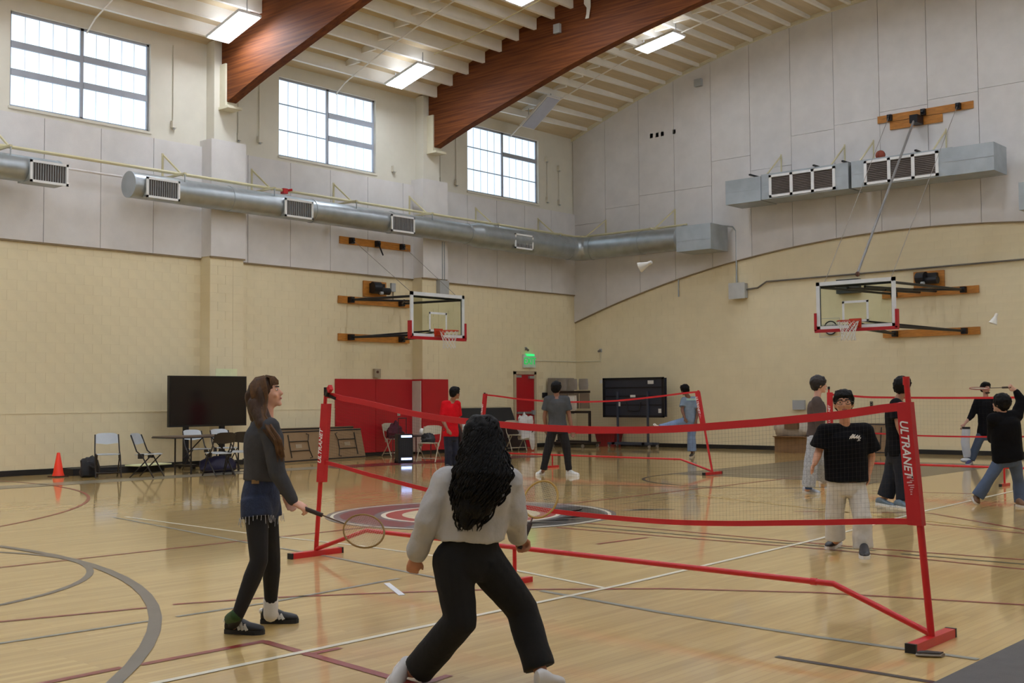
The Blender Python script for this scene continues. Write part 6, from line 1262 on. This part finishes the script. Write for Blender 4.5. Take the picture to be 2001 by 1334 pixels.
# --- player in grey t-shirt, back view
D = 21.8; fw, up = dirv(0.25, -0.96, 0.0), V((0, 0, 1))
rt, g, P, kh = person('player in grey t-shirt, black trousers and white shoes seen from behind', D, dict(
    head=(1087, 759, 0.0), shA=(1070, 780, 0.0), shB=(1106, 780, 0.0), elA=(1064, 814, 0.05), wrA=(1068, 838, 0.15), fiA=(1070, 848, 0.18), elB=(1113, 815, 0.0), wrB=(1118, 840, 0.0), fiB=(1119, 850, 0.0),
    hpA=(1081, 835, 0.0), hpB=(1098, 835, 0.0), knA=(1071, 876, 0.0), anA=(1062, 918, 0.0), heA=(1062, 927), toA=(1049, 929), knB=(1107, 876, 0.0), anB=(1112, 918, 0.0), heB=(1107, 928), toB=(1131, 930)),
    fw, up, dict(k=1.0, vox=0.013, skin='#8d6350', face=False, shirt='#4b4d50', sleeve=0.62, sr=0.02, sinf=0.022, hem=-0.08, pants='#0f0e13', pr=(0.1, 0.078, 0.06), pinf=0.016, shoe=('#d5d5d3', '#dedcd8')))
hair_short(rt, P, kh, fw, up, m_hairk, 0.008, 0.2, 0.0125, 1.06, 3)
# --- player in red t-shirt
D = 24.2; fw, up = dirv(0.75, -0.65, 0.0), V((0, 0, 1))
rt, g, P, kh = person('player in bright red t-shirt and navy trousers in front of the red pads', D, dict(
    head=(889, 768, 0.0), shA=(869, 789, -0.03), shB=(894, 789, 0.1), elA=(865, 820, -0.1), wrA=(874, 838, -0.2), fiA=(879, 845, -0.22), elB=(896, 820, 0.2), wrB=(902, 834, 0.1), fiB=(906, 842, 0.08),
    hpA=(875, 848, -0.06), hpB=(887, 848, 0.06), knA=(876, 882, -0.05), anA=(876, 910, 0.0), heA=(871, 917), toA=(885, 918), knB=(889, 882, 0.06), anB=(890, 908, 0.1), heB=(886, 913), toB=(902, 914)),
    fw, up, dict(k=1.0, vox=0.0135, skin='#93654f', face=True, shirt='#c8121e', sleeve=0.75, sr=0.02, sinf=0.024, hem=-0.08, pants='#1a1f33', pr=(0.095, 0.08, 0.075), pinf=0.016, shoe=('#2a2a30', '#8a8a8a'), samp=0.004))
hair_short(rt, P, kh, fw, up, m_hairk, 0.008, 0.3, 0.0125, 1.05, 10)
bt = at(906, 826, D + 0.1); q = thing('water_bottle', 'small teal topped bottle held by the red shirted player', 'bottle', bt - UZ * 0.2); obj('bottle_body', MB().lathe([(0.03, -0.2), (0.035, -0.19), (0.035, -0.02), (0.018, 0.0)], bt, 12), M('bottle_clear', '#b9cfcf', 0.3), q, True); obj('bottle_cap', MB().cyl(bt, bt + UZ * 0.05, 0.02, n=10), M('teal_cap', '#2b9c93', 0.5), q)
# --- player in blue kicking
D = 28.3; fw, up = dirv(-0.45, -0.85, -0.12), dirv(-0.1, 0, 1)
rt, g, P, kh = person('player in light blue denim kicking one leg sideways near the end wall', D, dict(
    head=(1338, 762, 0.0), shA=(1336, 781, 0.02), shB=(1359, 780, 0.0), elA=(1333, 801, -0.1), wrA=(1338, 816, -0.2), fiA=(1341, 822, -0.22), elB=(1364, 805, -0.1), wrB=(1360, 822, -0.15), fiB=(1358, 829, -0.15),
    hpA=(1342, 822, 0.0), hpB=(1354, 822, 0.0), knA=(1314, 830, 0.0), anA=(1289, 838, 0.0), heA=(1284, 841, 0.0), toA=(1276, 829, -0.05), knB=(1351, 853, 0.0), anB=(1352, 882, 0.0), heB=(1356, 888), toB=(1349, 894)),
    fw, up, dict(k=1.0, vox=0.0145, skin='#7d5644', face=False, shirt='#8494a8', sleeve=0.7, sr=0.022, sinf=0.026, hem=-0.08, pants='#7d92b4', pr=(0.112, 0.1, 0.11), pinf=0.018, shoe=('#1d1d20', '#b9b4aa'), shoeA=('#cfcabf', '#d9d4c8'), plen=1.96))
hair_short(rt, P, kh, fw, up, m_hairk, 0.01, 0.3, 0.0135, 1.1, 12)
obj('shirt_print', MB().obox(at(1351, 780, D - 0.16), IR * 0.12, UZ * 0.025, IT * 0.006), M('mint_print', '#a9c9c0', 0.8), rt)
